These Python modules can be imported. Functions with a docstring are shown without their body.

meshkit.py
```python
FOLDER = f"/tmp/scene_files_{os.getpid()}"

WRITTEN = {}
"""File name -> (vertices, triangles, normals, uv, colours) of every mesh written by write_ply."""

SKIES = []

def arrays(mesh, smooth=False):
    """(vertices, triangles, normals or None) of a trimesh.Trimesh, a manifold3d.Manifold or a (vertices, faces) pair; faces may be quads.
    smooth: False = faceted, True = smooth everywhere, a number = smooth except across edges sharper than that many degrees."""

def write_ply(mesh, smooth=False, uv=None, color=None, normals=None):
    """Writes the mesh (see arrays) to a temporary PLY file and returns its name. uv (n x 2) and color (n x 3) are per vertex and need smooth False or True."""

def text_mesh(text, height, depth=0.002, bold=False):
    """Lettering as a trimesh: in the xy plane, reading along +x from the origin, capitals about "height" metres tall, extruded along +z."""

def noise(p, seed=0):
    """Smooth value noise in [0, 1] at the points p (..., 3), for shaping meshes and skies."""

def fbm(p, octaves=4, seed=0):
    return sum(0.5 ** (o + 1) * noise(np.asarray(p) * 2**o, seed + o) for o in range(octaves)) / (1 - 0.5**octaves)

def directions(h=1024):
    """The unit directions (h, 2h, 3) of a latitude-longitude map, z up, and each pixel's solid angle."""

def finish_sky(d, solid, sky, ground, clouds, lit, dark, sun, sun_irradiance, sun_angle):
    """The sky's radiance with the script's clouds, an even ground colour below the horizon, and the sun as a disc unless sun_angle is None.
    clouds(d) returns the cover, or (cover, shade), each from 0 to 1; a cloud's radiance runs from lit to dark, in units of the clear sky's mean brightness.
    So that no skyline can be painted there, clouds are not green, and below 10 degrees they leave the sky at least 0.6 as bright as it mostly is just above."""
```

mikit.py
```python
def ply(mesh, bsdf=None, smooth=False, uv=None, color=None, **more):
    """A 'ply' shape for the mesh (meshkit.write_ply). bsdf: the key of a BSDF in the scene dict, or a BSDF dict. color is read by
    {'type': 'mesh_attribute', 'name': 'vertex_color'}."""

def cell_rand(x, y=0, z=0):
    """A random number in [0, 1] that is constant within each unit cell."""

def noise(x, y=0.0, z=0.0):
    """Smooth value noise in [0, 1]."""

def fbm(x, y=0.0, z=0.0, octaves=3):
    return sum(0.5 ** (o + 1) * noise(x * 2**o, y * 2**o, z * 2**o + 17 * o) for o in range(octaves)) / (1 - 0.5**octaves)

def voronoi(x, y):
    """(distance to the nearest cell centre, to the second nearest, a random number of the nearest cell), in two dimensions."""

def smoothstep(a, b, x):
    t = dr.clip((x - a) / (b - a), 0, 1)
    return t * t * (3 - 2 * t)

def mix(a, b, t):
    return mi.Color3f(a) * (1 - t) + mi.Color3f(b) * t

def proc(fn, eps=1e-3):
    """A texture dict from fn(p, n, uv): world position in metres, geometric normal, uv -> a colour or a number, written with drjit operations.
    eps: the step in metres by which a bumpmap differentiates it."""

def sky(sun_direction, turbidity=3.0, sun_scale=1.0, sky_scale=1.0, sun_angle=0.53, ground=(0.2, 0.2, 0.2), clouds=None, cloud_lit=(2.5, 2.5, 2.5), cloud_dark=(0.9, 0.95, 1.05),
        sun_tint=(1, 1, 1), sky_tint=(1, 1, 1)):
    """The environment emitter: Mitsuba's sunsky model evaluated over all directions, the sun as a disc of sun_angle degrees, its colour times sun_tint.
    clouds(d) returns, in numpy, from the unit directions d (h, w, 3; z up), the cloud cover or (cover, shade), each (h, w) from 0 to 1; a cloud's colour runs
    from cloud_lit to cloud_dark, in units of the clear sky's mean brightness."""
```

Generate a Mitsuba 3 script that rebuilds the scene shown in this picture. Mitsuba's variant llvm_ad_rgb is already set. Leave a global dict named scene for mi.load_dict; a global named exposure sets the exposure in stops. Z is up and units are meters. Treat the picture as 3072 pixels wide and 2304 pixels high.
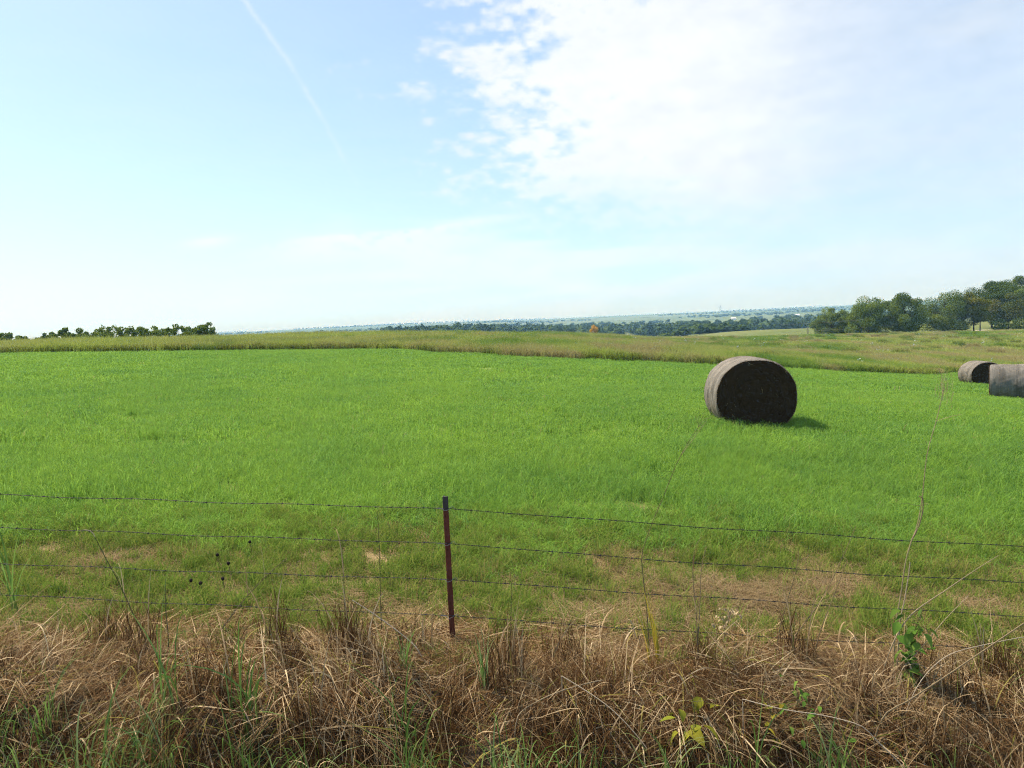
import math
import numpy as np
import trimesh
import drjit as dr
import mitsuba as mi
import mikit
import meshkit
from mikit import noise, fbm, smoothstep, mix, proc

T = mi.ScalarTransform4f
scene, labels = {}, {}

# ------------------------------------------------------------------ camera, sky, exposure
CZ, PITCH, ROLL = 2.55, math.radians(4.6), math.radians(2.6)
FWD = np.array([0, math.cos(PITCH), -math.sin(PITCH)])
UP0 = np.array([0, math.sin(PITCH), math.cos(PITCH)])
UP = math.cos(ROLL) * UP0 + math.sin(ROLL) * np.array([1.0, 0, 0])
HAZE = 1
scene['camera'] = {'type': 'perspective', 'fov': 66.0, 'fov_axis': 'x', 'near_clip': 0.1, 'far_clip': 40000.0,
                   'to_world': T().look_at(origin=[0, 0, CZ], target=[0, float(FWD[1]), CZ + float(FWD[2])], up=UP.tolist())}
exposure = 2.57
SUN_AZ, SUN_EL = math.radians(-52), math.radians(54)
SUN = [math.sin(SUN_AZ) * math.cos(SUN_EL), math.cos(SUN_AZ) * math.cos(SUN_EL), math.sin(SUN_EL)]


def sst(a, b, x):
    t = np.clip((x - a) / (b - a), 0, 1)
    return t * t * (3 - 2 * t)


def clouds(d):
    az = np.degrees(np.arctan2(d[..., 0], d[..., 1]))
    el = np.degrees(np.arcsin(np.clip(d[..., 2], -1, 1)))
    # flat cloud layer: project directions on a plane high above
    k = 1.0 / np.maximum(d[..., 2], 0.03)
    px, py = d[..., 0] * k, d[..., 1] * k
    P = np.stack([px * 5, py * 5, px * 0 + 3.3], -1)
    big = meshkit.fbm(np.stack([px * 1.3, py * 1.3, px * 0 + 1.7], -1), 3, 11)
    mid = meshkit.fbm(P, 4, 5)
    Q = np.stack([az * 0.55 + 0.2 * el, el * 1.25 - 0.1 * az, az * 0], -1)
    puff = meshkit.fbm(Q, 5, 21)
    fine = meshkit.fbm(Q * 2.7, 4, 31)
    streak = meshkit.fbm(np.stack([az * 0.09 + el * 0.05, el * 0.75 - az * 0.03, az * 0 + 4], -1), 4, 41)
    # left edge of the cloud bank
    edge = np.interp(el, [3, 7.2, 8.3, 11.6, 14, 15.8, 19, 21.4, 27, 40], [6, 2.5, 0.3, -2.4, -1.8, -4.2, -3.2, 1.0, 4, 14])
    turn = np.where(az > 120, 0, 1)
    inside = (az - edge) / 5.0
    bank = sst(-0.5, 1.6, inside + (puff - 0.5) * 4.0 + (fine - 0.5) * 2.0)
    bank = bank * sst(1.0, 12.0, el + (fine - 0.5) * 3 + (streak - 0.5) * 8) * turn * sst(150, 90, az)
    soft = sst(13, 30, az)                                           # the bank goes over into a smooth veil
    veil = sst(0.36, 0.66, streak) * 0.55 * sst(-20, 2, az + 2.0 * (7 - el)) * sst(12, 6, el) * sst(170, 100, az)
    veil = np.maximum(veil, (0.50 + 0.9 * (streak - 0.5)) * soft * sst(120, 70, az))
    # low bright streak left of the middle
    sx, sy = (az + 9.0) / 7.5, el - (6.9 + 0.5 * np.sin(az * 0.28 + 0.9) - 0.02 * (az + 8) ** 2 * (az < -8))
    low = np.exp(-sx ** 4) * np.where(sy > 0, np.exp(-(sy / 0.28) ** 2), np.exp(-(sy / 1.5) ** 2) * 0.75) * sst(0.25, 0.6, fine + 0.1)
    sx2, sy2 = (az + 20.4) / 1.5, el - 6.15 - 0.1 * (az + 20.4)
    low = np.maximum(low, 0.8 * np.exp(-sx2 ** 2) * np.exp(-(sy2 / 0.32) ** 2))
    # condensation trail: a nearly straight line, thinning out downwards
    t = np.clip((el - 9.6) / (21.2 - 9.6), 0, 2.0)
    line = np.interp(el, [9.6, 10.3, 14.1, 17.8, 21.2, 30], [-10.2, -10.5, -12.3, -14.5, -17.0, -24])
    w = 0.10 + 0.09 * t
    trail = 0.34 * np.exp(-((az - line - 0.3 * (fine - 0.5)) / w) ** 2) * sst(9.3, 13.5, el) * (0.5 + 0.5 * sst(0.3, 0.6, puff))
    # the rest of the sky, behind the viewer: loose broken cloud
    rest = sst(0.5, 0.68, 0.5 * big + 0.5 * mid) * 0.8 * sst(70, 110, np.abs(az)) * sst(4, 14, el)
    thin = 0.11 + 0.10 * mid + 0.0 * el                              # thin high haze over the whole sky
    body = np.maximum.reduce([bank * (0.88 - 0.42 * soft), veil * 0.85, rest])
    cover = 1 - (1 - thin) * (1 - body) * (1 - 0.85 * low) * (1 - trail)
    shade = np.clip(0.05 + 0.45 * (puff - 0.5) + 0.4 * (streak - 0.5) + 0.35 * sst(4, 32, az) * sst(60, 45, az) + 0.18 * (fine - 0.5) + 0.3 * sst(55, 100, az) * mid, 0, 1)
    return cover, np.where(rest > bank, 0.25 * mid, np.where(body < 0.05, 0.08, shade))


scene['sky_light'] = mikit.sky(SUN, turbidity=3.6, sky_tint=(0.89, 0.965, 1.0), clouds=clouds, cloud_lit=(1.95, 1.98, 2.0), cloud_dark=(1.2, 1.36, 1.52),
                               ground=(0.12, 0.15, 0.06))


# ------------------------------------------------------------------ helpers
def ss(a, b, x):
    return sst(a, b, x)


def H(x, y):
    """Height of the ground."""
    x, y = np.asarray(x, float), np.asarray(y, float)
    z = np.where(x < 0, -2.3 * np.tanh(x / 40), -4.6 * np.tanh(x / 92)) - 1.05 * ss(6, 34, x) * ss(10, 32, y)
    z = z + 0.22 * np.exp(-((x - 5.2) ** 2 + (y - 17.3) ** 2) / 2 / 6.5 ** 2)
    z = z - 0.08 * (1 - ss(7, 13, y)) - 0.05 * np.maximum(x, 0) * (1 - ss(7, 16, y))
    z = z - 0.44 * (1 - ss(4.86, 5.42, y + 0.10 * np.sin(x * 2.1) + 0.06 * np.sin(x * 5.3 + 1))) + 1.0 * (1 - ss(0.8, 4.2, y))
    y0 = 72 + 58 * ss(-45, -5, x) + 110 * ss(58, 108, x)
    z = z - 10.5 * ss(y0, y0 + 420, y) + 17 * ss(1300, 5200, y)
    far = ss(700, 2500, y)
    z = z + far * 5 * (meshkit.fbm(np.stack([x / 900, y / 900, x * 0], -1), 3, 7) - 0.5)
    return z


def struct(key, shape):
    scene[key] = shape
    labels[key] = {'kind': 'structure'}


def tag(key, label, cat, group=None, kind=None):
    labels[key] = {'label': label, 'category': cat}
    if group:
        labels[key]['group'] = group
    if kind:
        labels[key]['kind'] = kind


class Soup:
    """Collects pieces (vertices, triangles, uv) into one mesh."""

    def __init__(self):
        self.v, self.f, self.uv, self.n = [], [], [], 0

    def add(self, v, f, uv=None):
        v = np.asarray(v, float)
        self.v.append(v)
        self.f.append(np.asarray(f, int) + self.n)
        self.uv.append(np.zeros((len(v), 2)) if uv is None else np.asarray(uv, float))
        self.n += len(v)
        return self

    def ply(self, bsdf, smooth=False, **k):
        return mikit.ply((np.vstack(self.v), np.vstack(self.f)), bsdf, smooth=smooth, uv=np.vstack(self.uv), **k)


def blades(P, h, w, az, bend, rise, S, u, rng, tipw=0.0, wpow=1.6, turn=1.0, drop=0.0):
    """N grass blades: roots P, height h, width w, leaning direction az, horizontal reach bend*h, rise: height follows (1+rise)t - rise t^2."""
    N = len(P)
    t = np.linspace(0, 1, S + 1)
    h, w, az, bend, rise = (np.broadcast_to(a, (N,)).astype(float) for a in (h, w, az, bend, rise))
    out = (h * bend)[:, None] * t[None] ** 1.7
    z = h[:, None] * ((1 + rise)[:, None] * t - rise[:, None] * t ** 2)
    z = z - np.broadcast_to(drop, (N,))[:, None] * t[None] ** 2.2
    c = np.stack([P[:, :1] + np.cos(az)[:, None] * out, P[:, 1:2] + np.sin(az)[:, None] * out, P[:, 2:3] + z], -1)
    side = az + np.pi / 2 + rng.uniform(-turn, turn, N)
    wd = np.stack([np.cos(side), np.sin(side), np.zeros(N)], -1)
    ww = 0.5 * w[:, None] * np.maximum(1 - t ** wpow, tipw)
    L, R = c - wd[:, None] * ww[..., None], c + wd[:, None] * ww[..., None]
    V = np.stack([L[:, :-1], R[:, :-1]], 2).reshape(N, 2 * S, 3)
    V = np.concatenate([V, c[:, -1:]], 1)
    n = 2 * S + 1
    f = []
    for i in range(S - 1):
        a = 2 * i
        f += [[a, a + 1, a + 3], [a, a + 3, a + 2]]
    f.append([2 * S - 2, 2 * S - 1, 2 * S])
    Fc = (np.arange(N) * n)[:, None, None] + np.array(f)[None]
    tv = np.concatenate([np.repeat(t[:-1], 2), [1.0]])
    UV = np.stack([np.broadcast_to(np.asarray(u)[:, None], (N, n)), np.broadcast_to(tv[None], (N, n))], -1)
    return V.reshape(-1, 3), Fc.reshape(-1, 3), UV.reshape(-1, 2)


def disc(rng, n, r, p=0.62):
    a, q = rng.uniform(0, 2 * np.pi, n), r * rng.uniform(0, 1, n) ** p
    return np.stack([q * np.cos(a), q * np.sin(a), np.zeros(n)], -1)


def tube(pts, rad, sides=5, cap=True, u=0.5):
    p = np.asarray(pts, float)
    n = len(p)
    rad = np.broadcast_to(rad, (n,))
    tg = np.gradient(p, axis=0)
    tg /= np.linalg.norm(tg, axis=1, keepdims=True) + 1e-12
    a = np.cross(tg, np.where(np.abs(tg[:, 2:]) < 0.9, [0, 0, 1.0], [1.0, 0, 0]))
    a /= np.linalg.norm(a, axis=1, keepdims=True) + 1e-12
    b, ang = np.cross(tg, a), np.arange(sides) * 2 * np.pi / sides
    v = p[:, None] + rad[:, None, None] * (np.cos(ang)[None, :, None] * a[:, None] + np.sin(ang)[None, :, None] * b[:, None])
    i, j = np.meshgrid(np.arange(n - 1), np.arange(sides), indexing='ij')
    q = np.stack([i * sides + j, i * sides + (j + 1) % sides, (i + 1) * sides + (j + 1) % sides, (i + 1) * sides + j], -1).reshape(-1, 4)
    f = np.vstack([q[:, [0, 1, 2]], q[:, [0, 2, 3]]])
    uv = np.stack([np.full(n * sides, u), np.repeat(np.linspace(0, 1, n), sides)], -1)
    return v.reshape(-1, 3), f, uv


def smooth_path(pts, n):
    p = np.asarray(pts, float)
    s = np.concatenate([[0], np.cumsum(np.linalg.norm(np.diff(p, axis=0), axis=1))])
    from scipy.interpolate import PchipInterpolator
    return PchipInterpolator(s, p, axis=0)(np.linspace(0, s[-1], n))


def scatter(name, groups, bsdf, pts, rng, smin=0.85, smax=1.15, tilt=True, pick=None, yaw=None, zs=None):
    """Copies of vegetation patches as instances name__001... ; groups: list of Soup."""
    for i, g in enumerate(groups):
        scene[f'{name}_patch_{i}'] = {'type': 'shapegroup', 'leaves': g.ply(bsdf)}
    for k, (x, y) in enumerate(pts):
        z = float(H(x, y))
        m = np.eye(4)
        s = rng.uniform(smin, smax)
        a = rng.uniform(0, 2 * np.pi) if yaw is None else yaw[k]
        c, sn = math.cos(a), math.sin(a)
        R = np.array([[c, -sn, 0], [sn, c, 0], [0, 0, 1.0]])
        if tilt:
            e = 0.3
            gx, gy = float(H(x + e, y) - H(x - e, y)) / (2 * e), float(H(x, y + e) - H(x, y - e)) / (2 * e)
            R = np.array([[1, 0, 0], [0, 1, 0], [gx, gy, 1.0]]) @ R
        m[:3, :3] = R * s
        if zs is not None:
            m[:3, 2] *= zs[k]
        m[:3, 3] = (x, y, z - 0.005)
        i = rng.integers(len(groups)) if pick is None else pick[k]
        scene[f'{name}__{k + 1:03d}'] = {'type': 'instance', 'g': {'type': 'ref', 'id': f'{name}_patch_{i}'}, 'to_world': T(m.tolist())}


# mowed field's far edge (x, y), from left to right
EDGE = np.array([(-95, 66), (-60, 62), (-39.7, 60.5), (-24.4, 60.5), (-14, 64.5), (-9.2, 66.5), (-5, 60.5), (0, 55.4), (5.5, 50.5), (11, 47.2), (18.4, 48.3), (25.8, 49.0), (29, 53), (33, 56), (40, 57), (70, 60)])


def edge_y(x):
    return np.interp(x, EDGE[:, 0], EDGE[:, 1]) + 1.1 * (meshkit.fbm(np.stack([np.asarray(x, float) * 0.35, np.asarray(x) * 0., np.asarray(x) * 0.], -1), 3, 2) - 0.5)


# ------------------------------------------------------------------ materials
def ramp(u, cols):
    """Piecewise colour choice by u in [0,1]."""
    n = len(cols)
    x = dr.clip(u, 0, 0.999) * (n - 1)
    c = mi.Color3f(cols[0])
    for i in range(n - 1):
        c = mix(c, cols[i + 1], dr.clip(x - i, 0, 1))
    return c


def grass_color(p, n, uv):
    c = ramp(uv.x, [(0.125, 0.248, 0.038), (0.195, 0.362, 0.058), (0.255, 0.438, 0.078), (0.215, 0.415, 0.115), (0.345, 0.485, 0.17)])
    m = fbm(p.x * 0.33, p.y * 0.2, 3.0)
    q = fbm(p.x * 1.1 + 9, p.y * 0.7, 1.0)
    c = c * mix((0.80, 0.86, 0.86), (1.10, 1.04, 0.84), smoothstep(0.15, 0.85, 0.5 * m + 0.5 * q))
    k = noise(uv.x * 9173.0, 0.5, 0.5)
    c = c * (0.50 + 0.95 * k)
    c = mix(c, (0.46, 0.52, 0.36), dr.select(k > 0.86, 0.8, 0.0))  # some blades turned pale: glints of light painted as colour
    return mix(c, (0.40, 0.34, 0.17), dr.select(uv.x > 0.955, 1.0, 0.0))


def stubble_color(p, n, uv):
    return ramp(uv.x, [(0.11, 0.19, 0.028), (0.16, 0.26, 0.042), (0.21, 0.285, 0.055), (0.26, 0.26, 0.075), (0.30, 0.23, 0.11), (0.40, 0.32, 0.20), (0.15, 0.085, 0.04)])


def straw_color(p, n, uv):
    c = ramp(uv.x, [(0.042, 0.020, 0.009), (0.108, 0.060, 0.027), (0.205, 0.138, 0.070), (0.38, 0.30, 0.185), (0.56, 0.47, 0.32), (0.29, 0.26, 0.07), (0.13, 0.18, 0.03)])  # darkest browns lowered to paint deeper shade into the gaps
    m = noise(p.x * 1.7, p.y * 2.5, 7.0)
    return c * mix((0.88, 0.80, 0.70), (1.10, 1.09, 1.06), m)


def tall_color(p, n, uv):
    g = ramp(uv.x, [(0.07, 0.075, 0.02), (0.22, 0.30, 0.055), (0.30, 0.39, 0.075), (0.37, 0.44, 0.105), (0.42, 0.45, 0.14)])
    s = mix((0.33, 0.27, 0.13), (0.36, 0.29, 0.18), uv.x)
    patch = fbm(p.x * 0.11 + 5, p.y * 0.06, 2.0)
    left = smoothstep(12, -25, p.x)
    g = mix(g, mi.Color3f(0.15, 0.26, 0.045), smoothstep(0.48, 0.62, patch) * (1 - left) * 0.75)
    mot = fbm(p.x * 0.30, p.y * 0.10, 6.0)
    g = mix(g, mi.Color3f(0.36, 0.30, 0.16), smoothstep(0.50, 0.66, mot) * (1 - left) * 0.7)
    g = mix(g, mi.Color3f(0.12, 0.23, 0.04), smoothstep(0.42, 0.32, mot) * 0.6)
    head = smoothstep(0.55 - 0.15 * left, 0.95, uv.y) * smoothstep(0.60, 0.36, patch - 0.12 * left)
    c = mix(g, s, head * 0.42)
    return c * mix((1, 1, 1), (1.02, 1.0, 0.95), left)


def verge_color(p, n, uv):
    c = ramp(uv.x, [(0.08, 0.17, 0.035), (0.12, 0.23, 0.045), (0.16, 0.28, 0.07), (0.22, 0.31, 0.14), (0.27, 0.31, 0.08)])
    return mix(c, (0.42, 0.34, 0.16), smoothstep(0.72, 1.0, uv.y) * smoothstep(0.5, 0.9, uv.x))


def leaf_color(lo, mid, hi):
    def fn(p, n, uv):
        return ramp(uv.x, [lo, mid, hi])
    return fn


def thin(fn, rough=0.55, trans=0.75, eta=1.5):
    d = {'type': 'principledthin', 'base_color': proc(fn) if callable(fn) else {'type': 'rgb', 'value': fn}, 'roughness': rough, 'diff_trans': trans, 'eta': eta}
    return d


def matte(fn, rough=0.9):
    return {'type': 'twosided', 'b': {'type': 'principled', 'base_color': proc(fn) if callable(fn) else {'type': 'rgb', 'value': fn}, 'roughness': rough, 'specular': 0.25}}


scene['m_grass'] = thin(grass_color, 0.36, 0.95)
scene['m_stubble'] = thin(stubble_color, 0.5, 0.75)
scene['m_straw'] = thin(straw_color, 0.45, 0.35)
scene['m_tall'] = thin(tall_color, 0.6, 0.72)
scene['m_verge'] = thin(verge_color, 0.38, 0.8)
scene['m_leaf_green'] = thin(leaf_color((0.08, 0.125, 0.02), (0.135, 0.195, 0.032), (0.20, 0.265, 0.05)), 0.6, 0.6, 1.15)
scene['m_leaf_light'] = thin(leaf_color((0.10, 0.15, 0.03), (0.16, 0.22, 0.048), (0.23, 0.29, 0.07)), 0.6, 0.6, 1.15)
scene['m_leaf_dark'] = thin(leaf_color((0.055, 0.09, 0.02), (0.09, 0.14, 0.028), (0.14, 0.19, 0.04)), 0.6, 0.5, 1.15)
scene['m_leaf_gold'] = thin(leaf_color((0.10, 0.135, 0.018), (0.15, 0.175, 0.024), (0.22, 0.21, 0.03)), 0.6, 0.6, 1.15)
scene['m_leaf_rust'] = thin(leaf_color((0.07, 0.11, 0.026), (0.11, 0.15, 0.036), (0.18, 0.18, 0.05)), 0.6, 0.6, 1.15)
scene['m_leaf_orange'] = thin(leaf_color((0.42, 0.26, 0.05), (0.60, 0.38, 0.08), (0.66, 0.44, 0.11)), 0.6, 0.5, 1.15)
scene['m_leaf_wood'] = thin(leaf_color((0.030, 0.055, 0.016), (0.055, 0.092, 0.024), (0.09, 0.135, 0.036)), 0.6, 0.4, 1.15)
scene['m_bark'] = matte((0.075, 0.06, 0.048))
scene['m_stem'] = matte(lambda p, n, uv: ramp(uv.x, [(0.07, 0.075, 0.025), (0.16, 0.12, 0.06), (0.30, 0.24, 0.15), (0.46, 0.40, 0.31)]), 0.7)
scene['m_weed_leaf'] = thin(lambda p, n, uv: ramp(uv.x, [(0.07, 0.15, 0.028), (0.12, 0.24, 0.04), (0.20, 0.32, 0.06)]), 0.4, 0.7)
scene['m_yellow_leaf'] = thin(lambda p, n, uv: ramp(uv.x, [(0.18, 0.22, 0.03), (0.36, 0.32, 0.04), (0.50, 0.38, 0.05)]), 0.45, 0.7)
scene['m_seed'] = matte((0.018, 0.013, 0.011))
scene['m_cream'] = matte((0.36, 0.29, 0.17))
scene['m_white'] = matte((0.75, 0.75, 0.72))


def ground_color(p, n, uv):
    a = fbm(p.x * 2.1, p.y * 2.1, 1.0)
    soil = mix((0.05, 0.036, 0.024), (0.12, 0.085, 0.05), a)
    thatch = mix((0.10, 0.105, 0.03), (0.25, 0.185, 0.10), smoothstep(0.42, 0.70, fbm(p.x * 5.0, p.y * 5.0, 1.0)))
    b = fbm(p.x * 0.22, p.y * 0.13, 4.0)
    field = mix((0.08, 0.13, 0.018), (0.12, 0.185, 0.03), b)
    near = mix(soil, thatch, smoothstep(5.9, 6.4, p.y))
    c = mix(near, field, smoothstep(9.2, 12.5, p.y + 1.6 * (a - 0.5)))
    past = mix((0.06, 0.09, 0.02), (0.11, 0.12, 0.04), fbm(p.x * 0.02, p.y * 0.012, 8.0))
    return mix(c, past, smoothstep(62, 90, p.y) )


def hill_color(p, n, uv):
    a = fbm(p.x * 0.0016, p.y * 0.0009, 5.0)
    b = fbm(p.x * 0.02, p.y * 0.008, 3.0)
    c = mix((0.05, 0.09, 0.028), (0.085, 0.115, 0.042), smoothstep(0.35, 0.65, a))
    return mix(c, (0.03, 0.055, 0.02), smoothstep(0.60, 0.68, b) * 0.8)


scene['m_ground'] = matte(ground_color, 0.95)
scene['m_hill'] = matte(hill_color, 0.95)

# ------------------------------------------------------------------ the setting: ground, hills, haze
def sheet(ys, us, off):
    ys, us = np.asarray(ys), np.asarray(us)
    Y, U = np.meshgrid(ys, us, indexing='ij')
    X = U * (np.abs(Y) + off)
    Z = H(X, Y)
    n, m = Y.shape
    i, j = np.meshgrid(np.arange(n - 1), np.arange(m - 1), indexing='ij')
    a = i * m + j
    f = np.vstack([np.stack([a, a + 1, a + m + 1], -1).reshape(-1, 3), np.stack([a, a + m + 1, a + m], -1).reshape(-1, 3)])
    return np.stack([X, Y, Z], -1).reshape(-1, 3), f


us = np.linspace(-1.5, 1.5, 181)
ys = np.concatenate([np.linspace(-40, -2, 20), np.linspace(0, 12, 61), np.geomspace(12.5, 1200, 150)])
struct('ground', mikit.ply(sheet(ys, us, 30.0), 'm_ground', smooth=True))
struct('hills', mikit.ply(sheet(np.geomspace(1200, 11000, 110), us, 30.0), 'm_hill', smooth=True))

if HAZE:
    scene['haze_air'] = {'type': 'homogeneous', 'albedo': {'type': 'rgb', 'value': [0.72, 0.83, 0.92]}, 'sigma_t': {'type': 'rgb', 'value': [0.00010, 0.00017, 0.00026]}}
    scene['camera']['medium'] = {'type': 'ref', 'id': 'haze_air'}
    scene['haze'] = {'type': 'cube', 'to_world': T().translate([0, 5600, 11]).scale([18000, 6000, 44]), 'bsdf': {'type': 'null'},
                     'interior': {'type': 'ref', 'id': 'haze_air'}}
    tag('haze', 'thin blue summer haze lying over the far hills and valley', 'haze', kind='stuff')

# ------------------------------------------------------------------ hay field grass
rng = np.random.default_rng(11)


def grass_patch(rng, n, r, hlo, hhi, w, S, lo=0.0, hi=1.0, bend=(0.15, 1.25)):
    s = Soup()
    P = disc(rng, n, r)
    # tufts: pull the roots together a little
    k = max(4, n // 45)
    cen = disc(rng, k, r)
    j = rng.integers(k, size=n)
    P = np.where(rng.uniform(size=(n, 1)) < 0.55, cen[j] + np.c_[rng.normal(0, r * 0.06, (n, 2)), np.zeros(n)], P)
    hv = hlo + (hhi - hlo) * rng.beta(2, 2.4, n)
    hv *= (0.8 + 0.5 * rng.uniform(size=k))[j]
    u = np.clip(rng.beta(2.2, 2.2, n) * (hi - lo) + lo + 0.10 * (rng.uniform(size=k)[j] - 0.5), 0, 1)
    dirs = rng.uniform(0, 2 * np.pi, n)
    s.add(*blades(P, hv, w * rng.uniform(0.7, 1.3, n), dirs, rng.uniform(*bend, n), rng.uniform(0.1, 1.6, n), S, u, rng))
    return s


def jitter(x0, x1, y0, y1, step, rng, keep):
    xs, ys_ = np.meshgrid(np.arange(x0, x1, step), np.arange(y0, y1, step))
    p = np.stack([xs.ravel(), ys_.ravel()], -1) + rng.uniform(-0.5, 0.5, (xs.size, 2)) * step
    return p[keep(p[:, 0], p[:, 1])]


def wedge(x, y, m):
    return np.abs(x) < 0.68 * y + m


def field_ok(x, y):
    return y < edge_y(x) - 0.4


blend = lambda x, y: y + 2.6 * (meshkit.fbm(np.stack([x * 0.8, y * 1.1, x * 0], -1), 3, 8) - 0.5)   # ragged, gradual change from short to long grass
near = jitter(-13, 13, 7.2, 15, 0.60, rng, lambda x, y: wedge(x, y, 1.2) & (blend(x, y) > 8.7))
mid = jitter(-25, 25, 14, 30, 1.35, rng, lambda x, y: wedge(x, y, 2) & (y > 14.3))
far = jitter(-62, 62, 29, 68, 2.7, rng, lambda x, y: wedge(x, y, 6) & field_ok(x, y))
gp = [grass_patch(rng, 1250, 0.62, 0.08, 0.25, 0.0075, 3) for _ in range(5)]
gm = [grass_patch(rng, 2200, 1.25, 0.08, 0.24, 0.013, 2) for _ in range(5)]
gf = [grass_patch(rng, 2700, 2.5, 0.07, 0.22, 0.030, 2) for _ in range(4)]
allp = np.vstack([near, mid, far])
pick = np.concatenate([rng.integers(0, 5, len(near)), rng.integers(5, 10, len(mid)), rng.integers(10, 14, len(far))])
hs = 0.62 + 0.66 * meshkit.fbm(np.stack([allp[:, 0] * 0.5, allp[:, 1] * 0.35, allp[:, 0] * 0], -1), 3, 9)
hs = hs * (0.5 + 0.5 * sst(8.2, 11.0, blend(allp[:, 0], allp[:, 1])))
hs = hs * (1 - 0.33 * np.exp(-((allp[:, 0] - 5.1) ** 2 + (allp[:, 1] - 16.4) ** 2) / 2 / 1.0 ** 2))
scatter('hay_grass', gp + gm + gf, 'm_grass', allp, rng, pick=pick, zs=hs)
tag('hay_grass', 'bright green regrowing grass of the mowed hay field around the bales', 'grass', kind='stuff')

# taller dark tufts standing out of the field
tp = np.array([(-7.2, 15.6), (-1.0, 15.5), (2.1, 12.3), (-9.5, 19.5), (1.1, 19.5), (7.4, 13.2), (-5.9, 10.6)])
gt = [grass_patch(rng, 130, 0.22, 0.18, 0.36, 0.0085, 3, 0, 0.7, (0.1, 0.6)) for _ in range(3)]
scatter('grass_tuft', gt, 'm_grass', tp, rng)
tag('grass_tuft', 'taller darker green grass tufts standing out of the hay field', 'grass', kind='stuff')

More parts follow.
